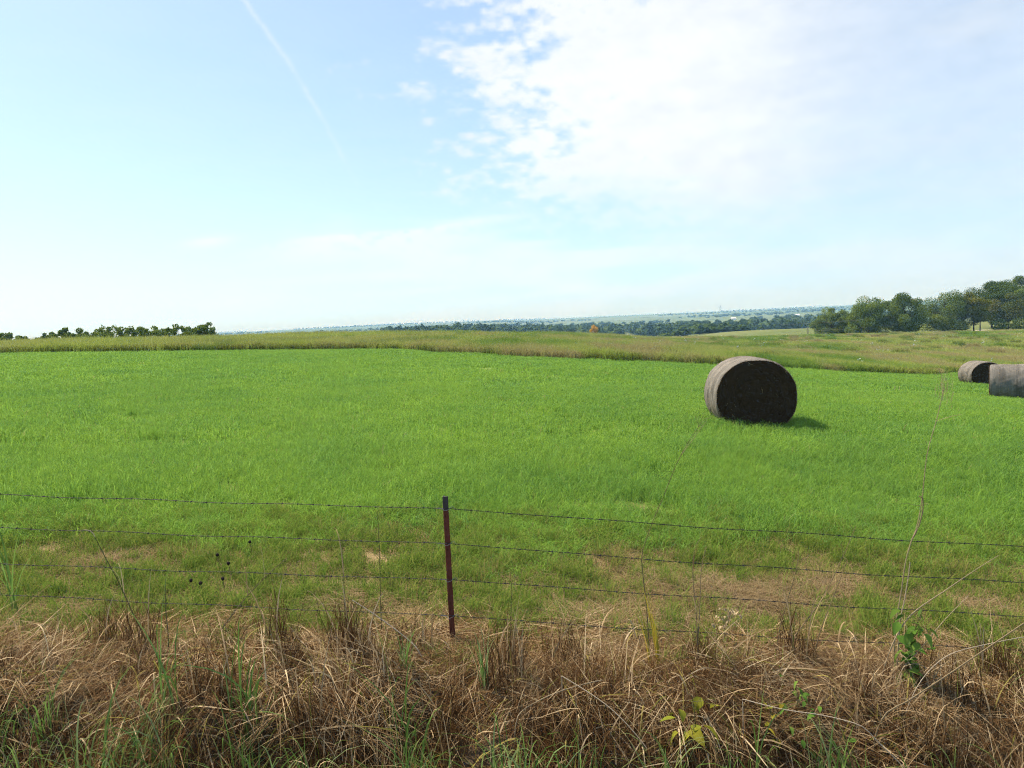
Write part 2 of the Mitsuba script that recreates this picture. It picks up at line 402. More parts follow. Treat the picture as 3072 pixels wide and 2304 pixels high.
# ------------------------------------------------------------------ short thin grass and thatch by the fence
def stubble_patch(rng, n, r, lo, hi, green):
    s = Soup()
    P = disc(rng, n, r)
    m = rng.uniform(size=n) < green
    k = 9
    cen, kh = disc(rng, k, r), rng.uniform(0.5, 1.6, k)
    j = rng.integers(k, size=n)
    near_ = m & (rng.uniform(size=n) < 0.7)
    P = np.where(near_[:, None], cen[j] + np.c_[rng.normal(0, 0.045, (n, 2)), np.zeros(n)], P)
    u = np.where(m, np.clip(rng.uniform(lo, hi, n) + 0.1 * (kh[j] - 1), 0, 0.6), rng.uniform(0.55, 1.0, n))
    h = np.where(m, rng.uniform(0.04, 0.15, n) * np.where(near_, kh[j], 0.7), rng.uniform(0.015, 0.07, n))
    b = np.where(m, rng.uniform(0.2, 1.2, n), rng.uniform(2.0, 5.0, n))
    s.add(*blades(P, h, rng.uniform(0.004, 0.009, n), rng.uniform(0, 2 * np.pi, n), b, rng.uniform(0.2, 1.6, n), 3, u, rng))
    return s


def thatch_patch(rng, n, r):
    s = Soup()
    P = disc(rng, n, r)
    P[:, 2] = rng.uniform(0, 0.06, n) * np.exp(-(P[:, 0] ** 2 + P[:, 1] ** 2) / r ** 2)
    s.add(*blades(P, rng.uniform(0.01, 0.06, n), rng.uniform(0.004, 0.008, n), rng.normal(rng.uniform(0, 6.28), 1.0, n), rng.uniform(3, 9, n), rng.uniform(0.5, 3, n), 3, rng.uniform(0.62, 1, n), rng))
    return s


st = jitter(-8.5, 8.5, 6.05, 9.9, 0.42, rng, lambda x, y: wedge(x, y, 1.2))
ns = 0.10 * (rng.uniform(size=len(st)) - 0.5) + meshkit.fbm(np.stack([st[:, 0] * 1.3, st[:, 1] * 2.1, st[:, 0] * 0], -1), 3, 4) + 0.085 * (6.9 - st[:, 1]) + 0.012 * st[:, 0]
pick = np.where(ns > 0.605, 6 + rng.integers(0, 2, len(st)), np.where(ns > 0.47, 3 + rng.integers(0, 3, len(st)), rng.integers(0, 3, len(st))))
sg = [stubble_patch(rng, 1000, 0.44, 0.0, 0.45, 0.72) for _ in range(3)] + [stubble_patch(rng, 950, 0.44, 0.2, 0.6, 0.45) for _ in range(3)] + [thatch_patch(rng, 900, 0.44) for _ in range(2)]
st2 = jitter(-8.5, 8.5, 6.5, 9.6, 0.55, rng, lambda x, y: wedge(x, y, 1.2))
pick = np.concatenate([pick, rng.integers(8, 11, len(st2))])
sg = sg + [grass_patch(rng, 70, 0.10, 0.05, 0.17, 0.006, 3, 0.0, 0.45) for _ in range(3)]
scatter('short_grass', sg, 'm_stubble', np.vstack([st, st2]), rng, pick=pick)
tag('short_grass', 'short thin yellow green grass with bare thatch between fence and hay field', 'grass', kind='stuff')

# ------------------------------------------------------------------ dry grass bank in front of the fence
def dry_clump(rng, n, r, length, kind):
    s = Soup()
    P = disc(rng, n, r)
    if kind == 'arch':
        h = rng.uniform(0.04, 0.17, n) * length
        az = rng.normal(-np.pi / 2, 1.15, n)
        b, ri = rng.uniform(0.9, 2.8, n), rng.uniform(1.2, 3.6, n)
        u = rng.beta(2.0, 1.8, n) * 0.78
    elif kind in ('mat', 'dark'):
        P[:, 2] = rng.uniform(0, 0.05, n)
        a0 = rng.uniform(0, 2 * np.pi)
        h, az = rng.uniform(0.015, 0.06, n), rng.normal(a0, 0.7, n)
        b, ri = rng.uniform(4, 11, n), rng.uniform(1.0, 3.0, n)
        u = rng.beta(1.5, 2.1, n) * 0.70
        if kind == 'dark':
            u = rng.beta(1.1, 3.6, n) * 0.66
    else:   # upright
        h = rng.uniform(0.15, 0.46, n) * length
        az = rng.uniform(0, 2 * np.pi, n)
        b, ri = rng.uniform(0.05, 0.6, n), rng.uniform(0.0, 0.8, n)
        u = rng.beta(1.1, 3.0, n) * 0.58
    odd = rng.uniform(size=n) < 0.045
    u = np.where(odd, rng.uniform(0.82, 1.0, n), u)
    wd = rng.uniform(0.0026, 0.0062, n)
    big = rng.uniform(size=n) < 0.05
    wd, u, h = np.where(big, rng.uniform(0.008, 0.013, n), wd), np.where(big & ~odd, rng.uniform(0.45, 0.70, n), u), np.where(big & (kind not in ('mat', 'dark')), h * 1.35, h)
    s.add(*blades(P, h, wd, az, b, ri, 5, u, rng, turn=1.4, wpow=2.2))
    return s


def hanging(rng, n, tone):
    """Dead strands rooted on the lip of the bank, arching over it and hanging down its face."""
    s = Soup()
    P = disc(rng, n, 0.26)
    az = rng.normal(-np.pi / 2, 0.85, n)
    h = rng.uniform(0.02, 0.08, n)
    u = np.clip(rng.beta(1.1, 3.4, n) * 0.62 + tone, 0, 0.68)  # brown strands toned darker still, as painted shade on the bank face
    odd = rng.uniform(size=n) < 0.03
    u = np.where(odd, rng.uniform(0.82, 1.0, n), u)
    L = rng.uniform(0.10, 0.42, n)
    s.add(*blades(P, h, rng.uniform(0.0026, 0.0055, n), az, L / h, rng.uniform(0.5, 3.0, n), 6, u, rng, turn=1.2, wpow=2.2, drop=L * rng.uniform(0.2, 1.25, n)))
    return s


def broad(rng, n):
    """A few broad pale dead blades, bent over."""
    s = Soup()
    P = disc(rng, n, 0.22)
    h = rng.uniform(0.08, 0.24, n)
    L = rng.uniform(0.15, 0.45, n)
    s.add(*blades(P, h, rng.uniform(0.006, 0.012, n), rng.uniform(0, 2 * np.pi, n), L / h, rng.uniform(1.0, 2.6, n), 8, rng.choice([0.5, 0.58, 0.66, 0.82, 0.22], n), rng, turn=0.9, wpow=2.6, drop=L * rng.uniform(0, 1.1, n)))
    return s


rng = np.random.default_rng(23)
hang = [hanging(rng, 360, tn) for tn in (0.0, 0.03, 0.08, 0.0)]
mat = [dry_clump(rng, 380, 0.32, 1.0, 'mat') for _ in range(4)]
drk = [dry_clump(rng, 420, 0.32, 1.0, 'dark') for _ in range(3)]
upr = [dry_clump(rng, 90, 0.13, 1.0, 'up') for _ in range(4)]
brd = [broad(rng, 9) for _ in range(4)]
pa = jitter(-6, 6, 5.12, 5.75, 0.27, rng, lambda x, y: wedge(x, y, 1.2) & (meshkit.fbm(np.stack([x * 1.3, y * 1.2, x * 0], -1), 3, 17) > 0.40))
pm = jitter(-6, 6, 5.38, 6.45, 0.28, rng, lambda x, y: wedge(x, y, 1.2) & ~((np.abs(x + 0.54) < 0.22) & (y > 5.6) & (y < 6.1)))
pl = jitter(-6, 6, 3.6, 5.35, 0.30, rng, lambda x, y: wedge(x, y, 1.2))       # litter on the ditch floor
pu = jitter(-6, 6, 5.02, 6.0, 0.40, rng, lambda x, y: wedge(x, y, 1.2) & (meshkit.fbm(np.stack([x * 1.0 + 7, y * 1.5, x * 0], -1), 3, 29) > 0.47) & ~((np.abs(x + 0.52) < 0.30) & (y > 5.35)))
pu = np.vstack([pu, [(-1.32, 5.78), (-1.25, 5.72), (-1.38, 5.85), (-0.98, 5.5), (1.3, 5.8), (1.36, 5.85), (2.1, 5.9), (2.3, 6.0), (-2.3, 5.9), (3.6, 5.9), (-3.6, 5.9), (4.2, 5.7)]])
pb = jitter(-6, 6, 4.5, 6.0, 0.36, rng, lambda x, y: wedge(x, y, 1.2) & ~((np.abs(x + 0.52) < 0.34) & (y > 5.3)))
allp = np.vstack([pa, pm, pl, pu, pb])
pick = np.concatenate([rng.integers(0, 4, len(pa)), rng.integers(4, 8, len(pm)), np.where(rng.uniform(size=len(pl)) < 0.22, 4, rng.integers(16, 19, len(pl))), rng.integers(8, 12, len(pu)), rng.integers(12, 16, len(pb))])
yaw = np.concatenate([rng.normal(0, 0.45, len(pa)), rng.uniform(0, 6.28, len(allp) - len(pa))])
zs_ = np.concatenate([rng.uniform(0.8, 1.3, len(pa)), np.ones(len(pm) + len(pl)), rng.uniform(0.5, 1.25, len(pu)), rng.uniform(0.7, 1.2, len(pb))])
scatter('dry_grass', hang + mat + upr + brd + drk, 'm_straw', allp, rng, pick=pick, yaw=yaw, smin=0.8, smax=1.2, zs=zs_, tilt=True)
tag('dry_grass', 'tangled tan and brown dead grass heaped along the foot of the fence', 'dry grass', kind='stuff')

# green blades growing in front of it, on the ditch floor
def verge_clump(rng, n, r, hlo, hhi, w):
    s = Soup()
    P = disc(rng, n, r)
    h = rng.uniform(hlo, hhi, n)
    s.add(*blades(P, h, w * rng.uniform(0.6, 1.3, n), rng.uniform(0, 2 * np.pi, n), rng.uniform(0.2, 1.1, n), rng.uniform(0.2, 2.0, n), 6, rng.uniform(0, 1, n), rng, turn=1.2))
    return s


vg = [verge_clump(rng, 42, 0.17, 0.12, 0.46, 0.0105) for _ in range(4)] + [verge_clump(rng, 16, 0.10, 0.3, 0.6, 0.012) for _ in range(2)]
pv = jitter(-5, 5, 3.5, 5.05, 0.30, rng, lambda x, y: wedge(x, y, 1) & (meshkit.fbm(np.stack([x * 0.8 + 3, y * 1.1, x * 0], -1), 3, 27) + 0.10 * (4.7 - y) - 0.03 * np.maximum(x, 0) > 0.435))
pv = np.vstack([pv, jitter(-2.2, 2.4, 4.3, 4.8, 0.42, rng, lambda x, y: x > -9)])
scatter('verge_grass', vg, 'm_verge', pv, rng, smin=0.8, smax=1.2)
tag('verge_grass', 'long bright green grass blades along the bottom of the ditch', 'grass', kind='stuff')

# ------------------------------------------------------------------ tall unmowed grass behind the field
rng = np.random.default_rng(37)


def tall_patch(rng, n, r, w, S=2):
    s = Soup()
    P = disc(rng, n, r, 0.5)
    k = 40
    cen = disc(rng, k, r, 0.5)
    j = rng.integers(k, size=n)
    P = np.where(rng.uniform(size=(n, 1)) < 0.5, cen[j] + np.c_[rng.normal(0, r * 0.07, (n, 2)), np.zeros(n)], P)
    h = (0.45 + 0.55 * rng.beta(2, 2, n)) * (0.8 + 0.4 * rng.uniform(size=k))[j]
    u = np.clip(0.2 + 0.4 * rng.uniform(size=n) + 0.4 * rng.uniform(size=k)[j], 0, 1)
    s.add(*blades(P, h, w * rng.uniform(0.6, 1.3, n), rng.uniform(0, 2 * np.pi, n), rng.uniform(0.05, 0.5, n), rng.uniform(0, 0.5, n), S, u, rng, tipw=0.25))
    return s


def edge_patch(rng, n=420, r=0.75):  # dark blades; along the mown edge their colour paints in shade
    s = Soup()
    P = disc(rng, n, r, 0.5)
    s.add(*blades(P, rng.uniform(0.25, 0.75, n), rng.uniform(0.03, 0.06, n), rng.uniform(0, 6.28, n), rng.uniform(0.1, 0.7, n), rng.uniform(0, 0.9, n), 2, rng.beta(1.1, 2.6, n) * 0.6, rng, tipw=0.3))
    return s


tg = [tall_patch(rng, 1500, 2.0, 0.022) for _ in range(4)] + [tall_patch(rng, 1500, 4.2, 0.045) for _ in range(4)] + [edge_patch(rng) for _ in range(3)]
p1 = jitter(-75, 75, 44, 84, 2.5, rng, lambda x, y: wedge(x, y, 8) & (y > edge_y(x) + 1.6))
p2 = jitter(-110, 150, 82, 205, 5.6, rng, lambda x, y: wedge(x, y, 10) & (y < 140 + 75 * sst(8, 55, x)) & ((x < 70) | (y < 181)))
ex = np.arange(-60, 50, 0.75)
p3 = np.stack([ex, edge_y(ex) + 0.9 + rng.uniform(-0.3, 0.5, len(ex))], -1)  # dark row, painted shade at the foot of the tall grass
p3 = p3[wedge(p3[:, 0], p3[:, 1], 6)]
p4 = jitter(-60, 95, 48, 170, 5.5, rng, lambda x, y: wedge(x, y, 6) & (y > edge_y(x) + 3) & (y < 120 + 50 * sst(8, 55, x)) & (x > -12 - 0.2 * y + 10))
p4 = p4[rng.uniform(size=len(p4)) < 0.45]
allp = np.vstack([p1, p2, p3, p4])
hs = 0.72 + 0.45 * meshkit.fbm(np.stack([allp[:, 0] * 0.12, allp[:, 1] * 0.1, allp[:, 0] * 0], -1), 3, 19) - 0.32 * sst(5, 40, allp[:, 0]) - 0.12 * sst(120, 180, allp[:, 1])
pick = np.concatenate([rng.integers(0, 4, len(p1)), rng.integers(4, 8, len(p2)), rng.integers(8, 11, len(p3) + len(p4))])
hs = np.where(np.arange(len(allp)) >= len(p1) + len(p2) + len(p3), 1.15, hs)
scatter('tall_grass', tg, 'm_tall', allp, rng, pick=pick, zs=hs)
tag('tall_grass', 'tall unmowed olive and tan prairie grass behind the mowed hay field', 'tall grass', kind='stuff')

fl = Soup()
for x, y in jitter(8, 95, 62, 165, 13, rng, lambda x, y: wedge(x, y, 2) & (x > 6)):
    z = float(H(x, y))
    for _ in range(rng.integers(2, 6)):
        c = np.array([x, y, z + 0.75]) + rng.normal(0, 0.14, 3)
        d = rng.normal(0, 0.05, (4, 3))
        fl.add(c + np.array([[-.05, 0, -.03], [.05, 0, -.03], [.05, 0, .03], [-.05, 0, .03]]) + d * 0.6, [[0, 1, 2], [0, 2, 3]])
scene['white_wildflowers'] = fl.ply('m_white')
tag('white_wildflowers', 'scattered white wildflower heads in the tall grass on the right', 'wildflowers', kind='stuff')


# ------------------------------------------------------------------ hay bales
def wrap_color(p, n, uv):
    a, v = uv.x * 6.2832, uv.y
    st_ = noise(uv.x * 26, v * 60, 1.0)
    f = fbm(uv.x * 60, v * 9, 2.0)
    c = mix((0.085, 0.081, 0.072), (0.21, 0.20, 0.18), 0.55 * st_ + 0.45 * f)
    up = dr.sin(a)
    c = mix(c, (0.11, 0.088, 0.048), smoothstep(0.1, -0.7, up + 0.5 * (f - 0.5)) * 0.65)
    blot = smoothstep(0.60, 0.72, fbm(uv.x * 14 + 3, v * 3, 6.0))
    c = mix(c, (0.075, 0.068, 0.055), blot * 0.5)
    stain = smoothstep(0.52, 0.72, noise(v * 5.5, uv.x * 5, 9.0)) * smoothstep(0.35, 0.65, fbm(v * 16, uv.x * 10, 4.0))
    c = mix(c, (0.06, 0.058, 0.05), stain * 0.65)
    line = smoothstep(0.90, 0.97, noise(v * 34, uv.x * 3, 5.0))
    return mix(c, (0.06, 0.055, 0.04), line * 0.6)


def bale_end_shade_color(p, n, uv):
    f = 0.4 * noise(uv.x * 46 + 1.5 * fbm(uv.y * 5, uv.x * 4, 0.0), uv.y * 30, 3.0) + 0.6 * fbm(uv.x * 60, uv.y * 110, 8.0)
    return mix((0.010, 0.006, 0.003), (0.050, 0.030, 0.015), f)  # brown hay taken down to near black: shade painted into the end faces


scene['m_wrap'] = matte(wrap_color, 0.85)
scene['m_bale_end_shade'] = matte(bale_end_shade_color, 0.95)


def bale(key, x, y, z, axis_az, W, Hh, L, seed, label, rim=0.0):
    """Round bale; its axis points along azimuth axis_az (from +y to +x) away from the viewer."""
    r = np.random.default_rng(seed)
    nt, nl = 128, 30
    th = np.arange(nt) * 2 * np.pi / nt
    ys_ = np.linspace(-L / 2, L / 2, nl)
    k = np.array([np.cos(th), np.sin(th)])
    rad = 1.0 / (np.abs(k[0]) ** 2.12 + np.abs(k[1]) ** 2.12) ** (1 / 2.12)
    cx, cz = rad * k[0] * W / 2, rad * k[1] * Hh / 2
    cz = np.maximum(cz, -Hh / 2 * 0.93)
    V = []
    for yy in ys_:
        e = max(0, abs(yy) - (L / 2 - 0.07)) / 0.07
        s = 1 - 0.035 * e ** 2 + 0.008 * math.sin(yy * 9 + seed)
        V.append(np.stack([cx * s, np.full(nt, yy), cz * s], -1))
    V = np.array(V)
    nz = meshkit.fbm(np.stack([V[..., 0] * 4, V[..., 1] * 7, V[..., 2] * 4 + seed], -1), 4, seed) - 0.5
    nrm = np.stack([np.cos(th), 0 * th, np.sin(th)], -1)
    V = V + nrm[None] * nz[..., None] * 0.055
    V[0, :, 1] -= 0.02 * (nz[0] + 0.2)
    grid = V.reshape(-1, 3)
    i, j = np.meshgrid(np.arange(nl - 1), np.arange(nt), indexing='ij')
    a, b = i * nt + j, i * nt + (j + 1) % nt
    f = np.vstack([np.stack([a, b, b + nt], -1).reshape(-1, 3), np.stack([a, b + nt, a + nt], -1).reshape(-1, 3)])
    # the seam column for uv
    uv = np.stack(np.broadcast_arrays(th[None] / (2 * np.pi), ys_[:, None]), -1).reshape(-1, 2)
    M = T().translate([x, y, z + Hh / 2 * 0.93]).rotate([0, 0, 1], -math.degrees(axis_az))
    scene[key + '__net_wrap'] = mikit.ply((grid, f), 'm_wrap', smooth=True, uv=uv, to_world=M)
    for e, (yy, ring) in enumerate(((-L / 2, V[0]), (L / 2, V[-1]))):
        nr = 40
        pts, uvs = [], []
        for q in range(nr + 1):
            s = 1 - q / nr
            p = ring * s
            p[:, 1] = ring[:, 1].mean() * (1 - s) + ring[:, 1] * s
            sp = np.sin((s * 21 + th / (2 * np.pi)) * 2 * np.pi + 4 * meshkit.fbm(np.stack([k[0] * s * 2, k[1] * s * 2, k[0] * 0 + seed], -1), 2, 1))
            bump = (meshkit.fbm(np.stack([k[0] * s * 9, k[1] * s * 9, k[0] * 0 + seed + e], -1), 3, 3) - 0.5) * 0.045 + 0.002 * sp
            dep = 0.03 * math.sin(min(1, (1 - s) * 5) * math.pi / 2)
            if q:
                p[:, 1] += (bump - dep * 0 + 0.02 * (1 - s ** 8)) * (1 if yy > 0 else -1)
            pts.append(p)
            uvs.append(np.stack([np.full(nt, s), th / (2 * np.pi)], -1))
        g = np.array(pts).reshape(-1, 3)
        i, j = np.meshgrid(np.arange(nr), np.arange(nt), indexing='ij')
        a, b = i * nt + j, i * nt + (j + 1) % nt
        ff = np.vstack([np.stack([a, b + nt, b], -1).reshape(-1, 3), np.stack([a, a + nt, b + nt], -1).reshape(-1, 3)])
        if yy > 0:
            ff = ff[:, ::-1]
        ek = key + '__end_face' + ('' if e == 0 else '_001')
        scene[ek] = mikit.ply((g, ff), 'm_bale_end_shade', smooth=True, uv=np.array(uvs).reshape(-1, 2), to_world=M)
        # loose straws lying on the face and sticking out round the rim
        s = Soup()
        n = 900
        tt, rr = r.uniform(0, 2 * np.pi, n), np.sqrt(r.uniform(0.0, 1.0, n))
        jj = (tt / (2 * np.pi) * nt).astype(int) % nt
        base = np.stack([ring[jj, 0] * rr, np.full(n, yy * 1.012), ring[jj, 2] * rr], -1)
        tang = tt + np.pi / 2 + r.normal(0, 0.35, n)
        ln = r.uniform(0.05, 0.22, n)
        d = np.stack([np.cos(tang) * ln, (1 if yy > 0 else -1) * r.uniform(-0.01, 0.035, n), np.sin(tang) * ln], -1)
        mid_ = base + d * 0.5 + np.stack([-np.cos(tt), 0 * tt, -np.sin(tt)], -1) * (-0.012)
        wv = np.stack([np.cos(tt), 0 * tt, np.sin(tt)], -1) * r.uniform(0.0015, 0.004, n)[:, None]
        VV = np.stack([base - wv, base + wv, mid_ - wv, mid_ + wv, base + d], 1).reshape(-1, 3)
        FF = (np.arange(n) * 5)[:, None, None] + np.array([[0, 1, 3], [0, 3, 2], [2, 3, 4]])[None]
        uu = np.where(r.uniform(size=n) < 0.03, r.uniform(0.4, 0.6, n), r.uniform(0, 0.05, n))
        s.add(VV, FF.reshape(-1, 3), np.stack([np.repeat(uu, 5), np.full(5 * n, 0.5)], -1))
        # rim fringe
        n = 260
        tt = r.uniform(0, 2 * np.pi, n)
        jj = (tt / (2 * np.pi) * nt).astype(int) % nt
        base = ring[jj] * np.array([0.985, 1, 0.985])
        dd = np.stack([np.cos(tt), np.full(n, (1.0 if yy > 0 else -1.0) * 0.9), np.sin(tt)], -1) * r.uniform(0.02, 0.07, n)[:, None] + r.normal(0, 0.02, (n, 3))
        wv = np.stack([-np.sin(tt), 0 * tt, np.cos(tt)], -1) * 0.003
        VV = np.stack([base - wv, base + wv, base + dd], 1).reshape(-1, 3)
        s.add(VV, np.arange(3 * n).reshape(-1, 3), np.stack([np.repeat(r.uniform(0.2, 0.6, n), 3), np.full(3 * n, 0.5)], -1))
        sk = ek + '__loose_straw'
        scene[sk] = s.ply('m_straw', to_world=M)
        labels[sk] = {'kind': 'stuff'}
    # wisps of hay poking through the net wrap all over the round side
    n = 1500
    ti, li = r.integers(nt, size=n), r.integers(2, nl - 2, n)
    base = V[li, ti]
    out = nrm[ti]
    tan_ = np.stack([-np.sin(th[ti]), 0 * th[ti], np.cos(th[ti])], -1)
    d = out * r.uniform(0.006, 0.03, n)[:, None] + tan_ * r.normal(0, 0.06, n)[:, None] + np.array([0, 1, 0]) * r.normal(0, 0.03, n)[:, None]
    wv = np.cross(d, out)
    wv /= np.linalg.norm(wv, axis=1, keepdims=True) + 1e-9
    VV = np.stack([base - wv * .003, base + wv * .003, base + d], 1).reshape(-1, 3)
    s = Soup().add(VV, np.arange(3 * n).reshape(-1, 3), np.stack([np.repeat(r.uniform(0.42, 0.60, n), 3), np.full(3 * n, .5)], -1))
    scene[key + '__net_wrap__loose_straw'] = s.ply('m_straw', to_world=M)
    labels[key + '__net_wrap__loose_straw'] = {'kind': 'stuff'}
    tag(key, label, 'hay bale', 'round hay bales on the mowed field')


bale('hay_bale', 5.40, 17.9, -0.17, math.radians(3.5), 1.80, 1.70, 1.35, 3, 'nearest round hay bale with its dark end facing the viewer, alone on the green field')
bale('hay_bale_001', 24.65, 41.3, float(H(24.65, 41.3)) - 0.08, math.radians(3), 1.70, 1.42, 1.35, 5, 'smaller looking far round hay bale, half hidden behind the bale at the right edge')
bale('hay_bale_002', 20.4, 31.3, float(H(20.4, 31.3)) - 0.20, math.radians(121.5 - 180), 1.68, 1.70, 2.3, 8, 'round hay bale lying sideways, cut off by the right edge of the picture')

# ------------------------------------------------------------------ barbed wire fence
FK = 'barbed_wire_fence'
scene['m_post'] = matte(lambda p, n, uv: mix((0.07, 0.021, 0.013), (0.155, 0.042, 0.026), fbm(p.x * 30, p.y * 30, p.z * 9)), 0.6)
scene['m_post_tip'] = matte((0.05, 0.048, 0.046), 0.6)
scene['m_wire'] = {'type': 'twosided', 'b': {'type': 'principled', 'base_color': {'type': 'rgb', 'value': [0.035, 0.035, 0.032]}, 'roughness': 0.5, 'metallic': 0.3}}
WL = [(-4.276, 6.45, 1.315), (-4.303, 6.45, 1.039), (-4.333, 6.45, 0.734), (-4.359, 6.45, 0.470), (-4.386, 6.45, 0.192)]
WP = [(-0.558, 6.09, 1.105), (-0.565, 6.09, 0.826), (-0.565, 6.09, 0.534), (-0.569, 6.09, 0.240), (-0.573, 6.09, -0.02)]
WR = [(4.021, 6.15, 0.580), (4.023, 6.15, 0.296), (4.025, 6.15, 0.010), (4.027, 6.15, -0.259), (4.029, 6.15, -0.50)]


def tee(z0, z1):
    """T section: flange towards the road (-y), web behind; extruded from z0 to z1 with rounded edges."""
    from shapely.geometry import box as sbox
    s = sbox(-0.021, -0.005, 0.021, 0.0).union(sbox(-0.004, -0.002, 0.004, 0.034)).buffer(0.0012, quad_segs=2)
    m = trimesh.creation.extrude_polygon(s, z1 - z0, engine='earcut')
    m.apply_translation([0, 0, z0])
    return m


def steel_post(key, x, y, ztop, zbot, rot):
    M = T().translate([x, y, 0]).rotate([0, 0, 1], rot)
    g = tee(zbot - 0.4, ztop - 0.11)
    st_ = []
    for z in np.arange(zbot + 0.04, ztop - 0.13, 0.054):
        b = trimesh.creation.box([0.011, 0.008, 0.016])
        b.apply_translation([0, -0.0085, z])
        st_.append(b)
    g = trimesh.util.concatenate([g] + st_)
    scene[key + '__stake'] = mikit.ply(g, 'm_post', smooth=30, to_world=M)
    t = tee(ztop - 0.11, ztop)
    b = trimesh.creation.box([0.011, 0.008, 0.016])
    b.apply_translation([0, -0.0085, ztop - 0.05])
    scene[key + '__tip'] = mikit.ply(trimesh.util.concatenate([t, b]), 'm_post_tip', smooth=30, to_world=M)
    labels[key + '__tip'] = {'label': 'dark grey unpainted tip of the steel post'}


steel_post(FK + '__steel_post', -0.566, 6.11, 1.196, -0.08, 24)
labels[FK + '__steel_post'] = {'label': 'rusty red brown steel T post in the middle of the fence'}
for n_, (A, B, y_) in enumerate(((WL, -5.35, 6.56), (WR, 5.3, 6.17))):
    zt = A[0][2] + (A[0][2] - WP[0][2]) / (A[0][0] - WP[0][0]) * (B - A[0][0]) + 0.09
    steel_post(f'{FK}__steel_post_{n_ + 1:03d}', B, y_ + 0.02, zt, zt - 1.3, 20)

rw = np.random.default_rng(5)
for i in range(5):
    pl_, pp, pr = (np.array(a[i]) for a in (WL, WP, WR))
    ends = [pl_ + (pl_ - pp) * (1.07 / (pp[0] - pl_[0])), pp, pr + (pr - pp) * (1.3 / (pr[0] - pp[0]))]
    S_, Bb = Soup(), Soup()
    path = []
    for a, b, sag in ((ends[0], ends[1], 0.012), (ends[1], ends[2], 0.02 + 0.012 * (i % 2))):
        n = 220
        t = np.linspace(0, 1, n)[:, None]
        q = a + (b - a) * t
        q[:, 2] -= 4 * sag * (t * (1 - t))[:, 0] + 0.006 * np.sin(t[:, 0] * 23 + i) * np.sin(np.pi * t[:, 0])
        path.append(q)
    q = np.vstack([path[0][:-1], path[1]])
    s_len = np.concatenate([[0], np.cumsum(np.linalg.norm(np.diff(q, axis=0), axis=1))])
    for ph in (0, np.pi):
        w = s_len * 2 * np.pi / 0.16 + ph
        S_.add(*tube(q + np.stack([0 * w, 0.0018 * np.cos(w), 0.0018 * np.sin(w)], -1), 0.0016, 4))
    wk = FK + '__wire' + ('' if i == 0 else f'_{i:03d}')
    scene[wk] = S_.ply('m_wire')
    labels[wk] = {'label': ['topmost', 'second', 'middle', 'fourth', 'lowest'][i] + ' strand of twisted barbed wire'}
    for sb in np.arange(0.06 + 0.02 * i, s_len[-1], 0.127):
        c = np.array([np.interp(sb, s_len, q[:, k_]) for k_ in range(3)])
        for sgn in range(2):
            a = rw.uniform(0, np.pi)
            d = np.array([0.15, math.cos(a), math.sin(a)]) * 0.013
            Bb.add(*tube([c - d + [0.004 * sgn, 0, 0], c + [0.004 * sgn, 0, 0], c + d + [0.004 * sgn, 0, 0]], [0.0008, 0.0016, 0.0008], 3))
        Bb.add(*tube([c - [0.006, 0, 0], c + [0.006, 0, 0]], [0.0048, 0.0048], 6))
    scene[wk + '__barb'] = Bb.ply('m_wire')
    labels[wk + '__barb'] = {'kind': 'stuff'}
    # clip that ties the wire to the post
    if i < 4:
        x, y, z = pp
        cp = smooth_path([(x - 0.075, y - 0.004, z + 0.004), (x - 0.035, y - 0.010, z + 0.003), (x - 0.012, y - 0.026, z - 0.012), (x + 0.01, y - 0.02, z - 0.008), (x + 0.045, y + 0.0, z + 0.012), (x + 0.06, y + 0.01, z - 0.004)], 20)
        ck = FK + '__steel_post__wire_clip' + ('' if i == 0 else f'_{i:03d}')
        scene[ck] = Soup().add(*tube(cp, 0.0022, 5)).ply('m_clip')
scene['m_clip'] = {'type': 'twosided', 'b': {'type': 'principled', 'base_color': {'type': 'rgb', 'value': [0.20, 0.20, 0.20]}, 'roughness': 0.4, 'metallic': 0.6}}
tag(FK, 'five strand barbed wire fence on rusty steel posts across the foreground', 'fence')


# ------------------------------------------------------------------ weeds, stalks and leafy plants by the fence
def to_ground(p):
    p = [np.array(a, float) for a in p]
    z = float(H(p[0][0], p[0][1])) - 0.02
    if p[0][2] > z + 0.03:
        d = p[0] - p[1]
        k = min(1.0, (p[0][2] - z) / max(1e-3, -d[2])) if d[2] < 0 else 0
        g = p[0] + d * min(k, 1.2) * 0.6
        g[2] = z
        p = [g] + p
    return p


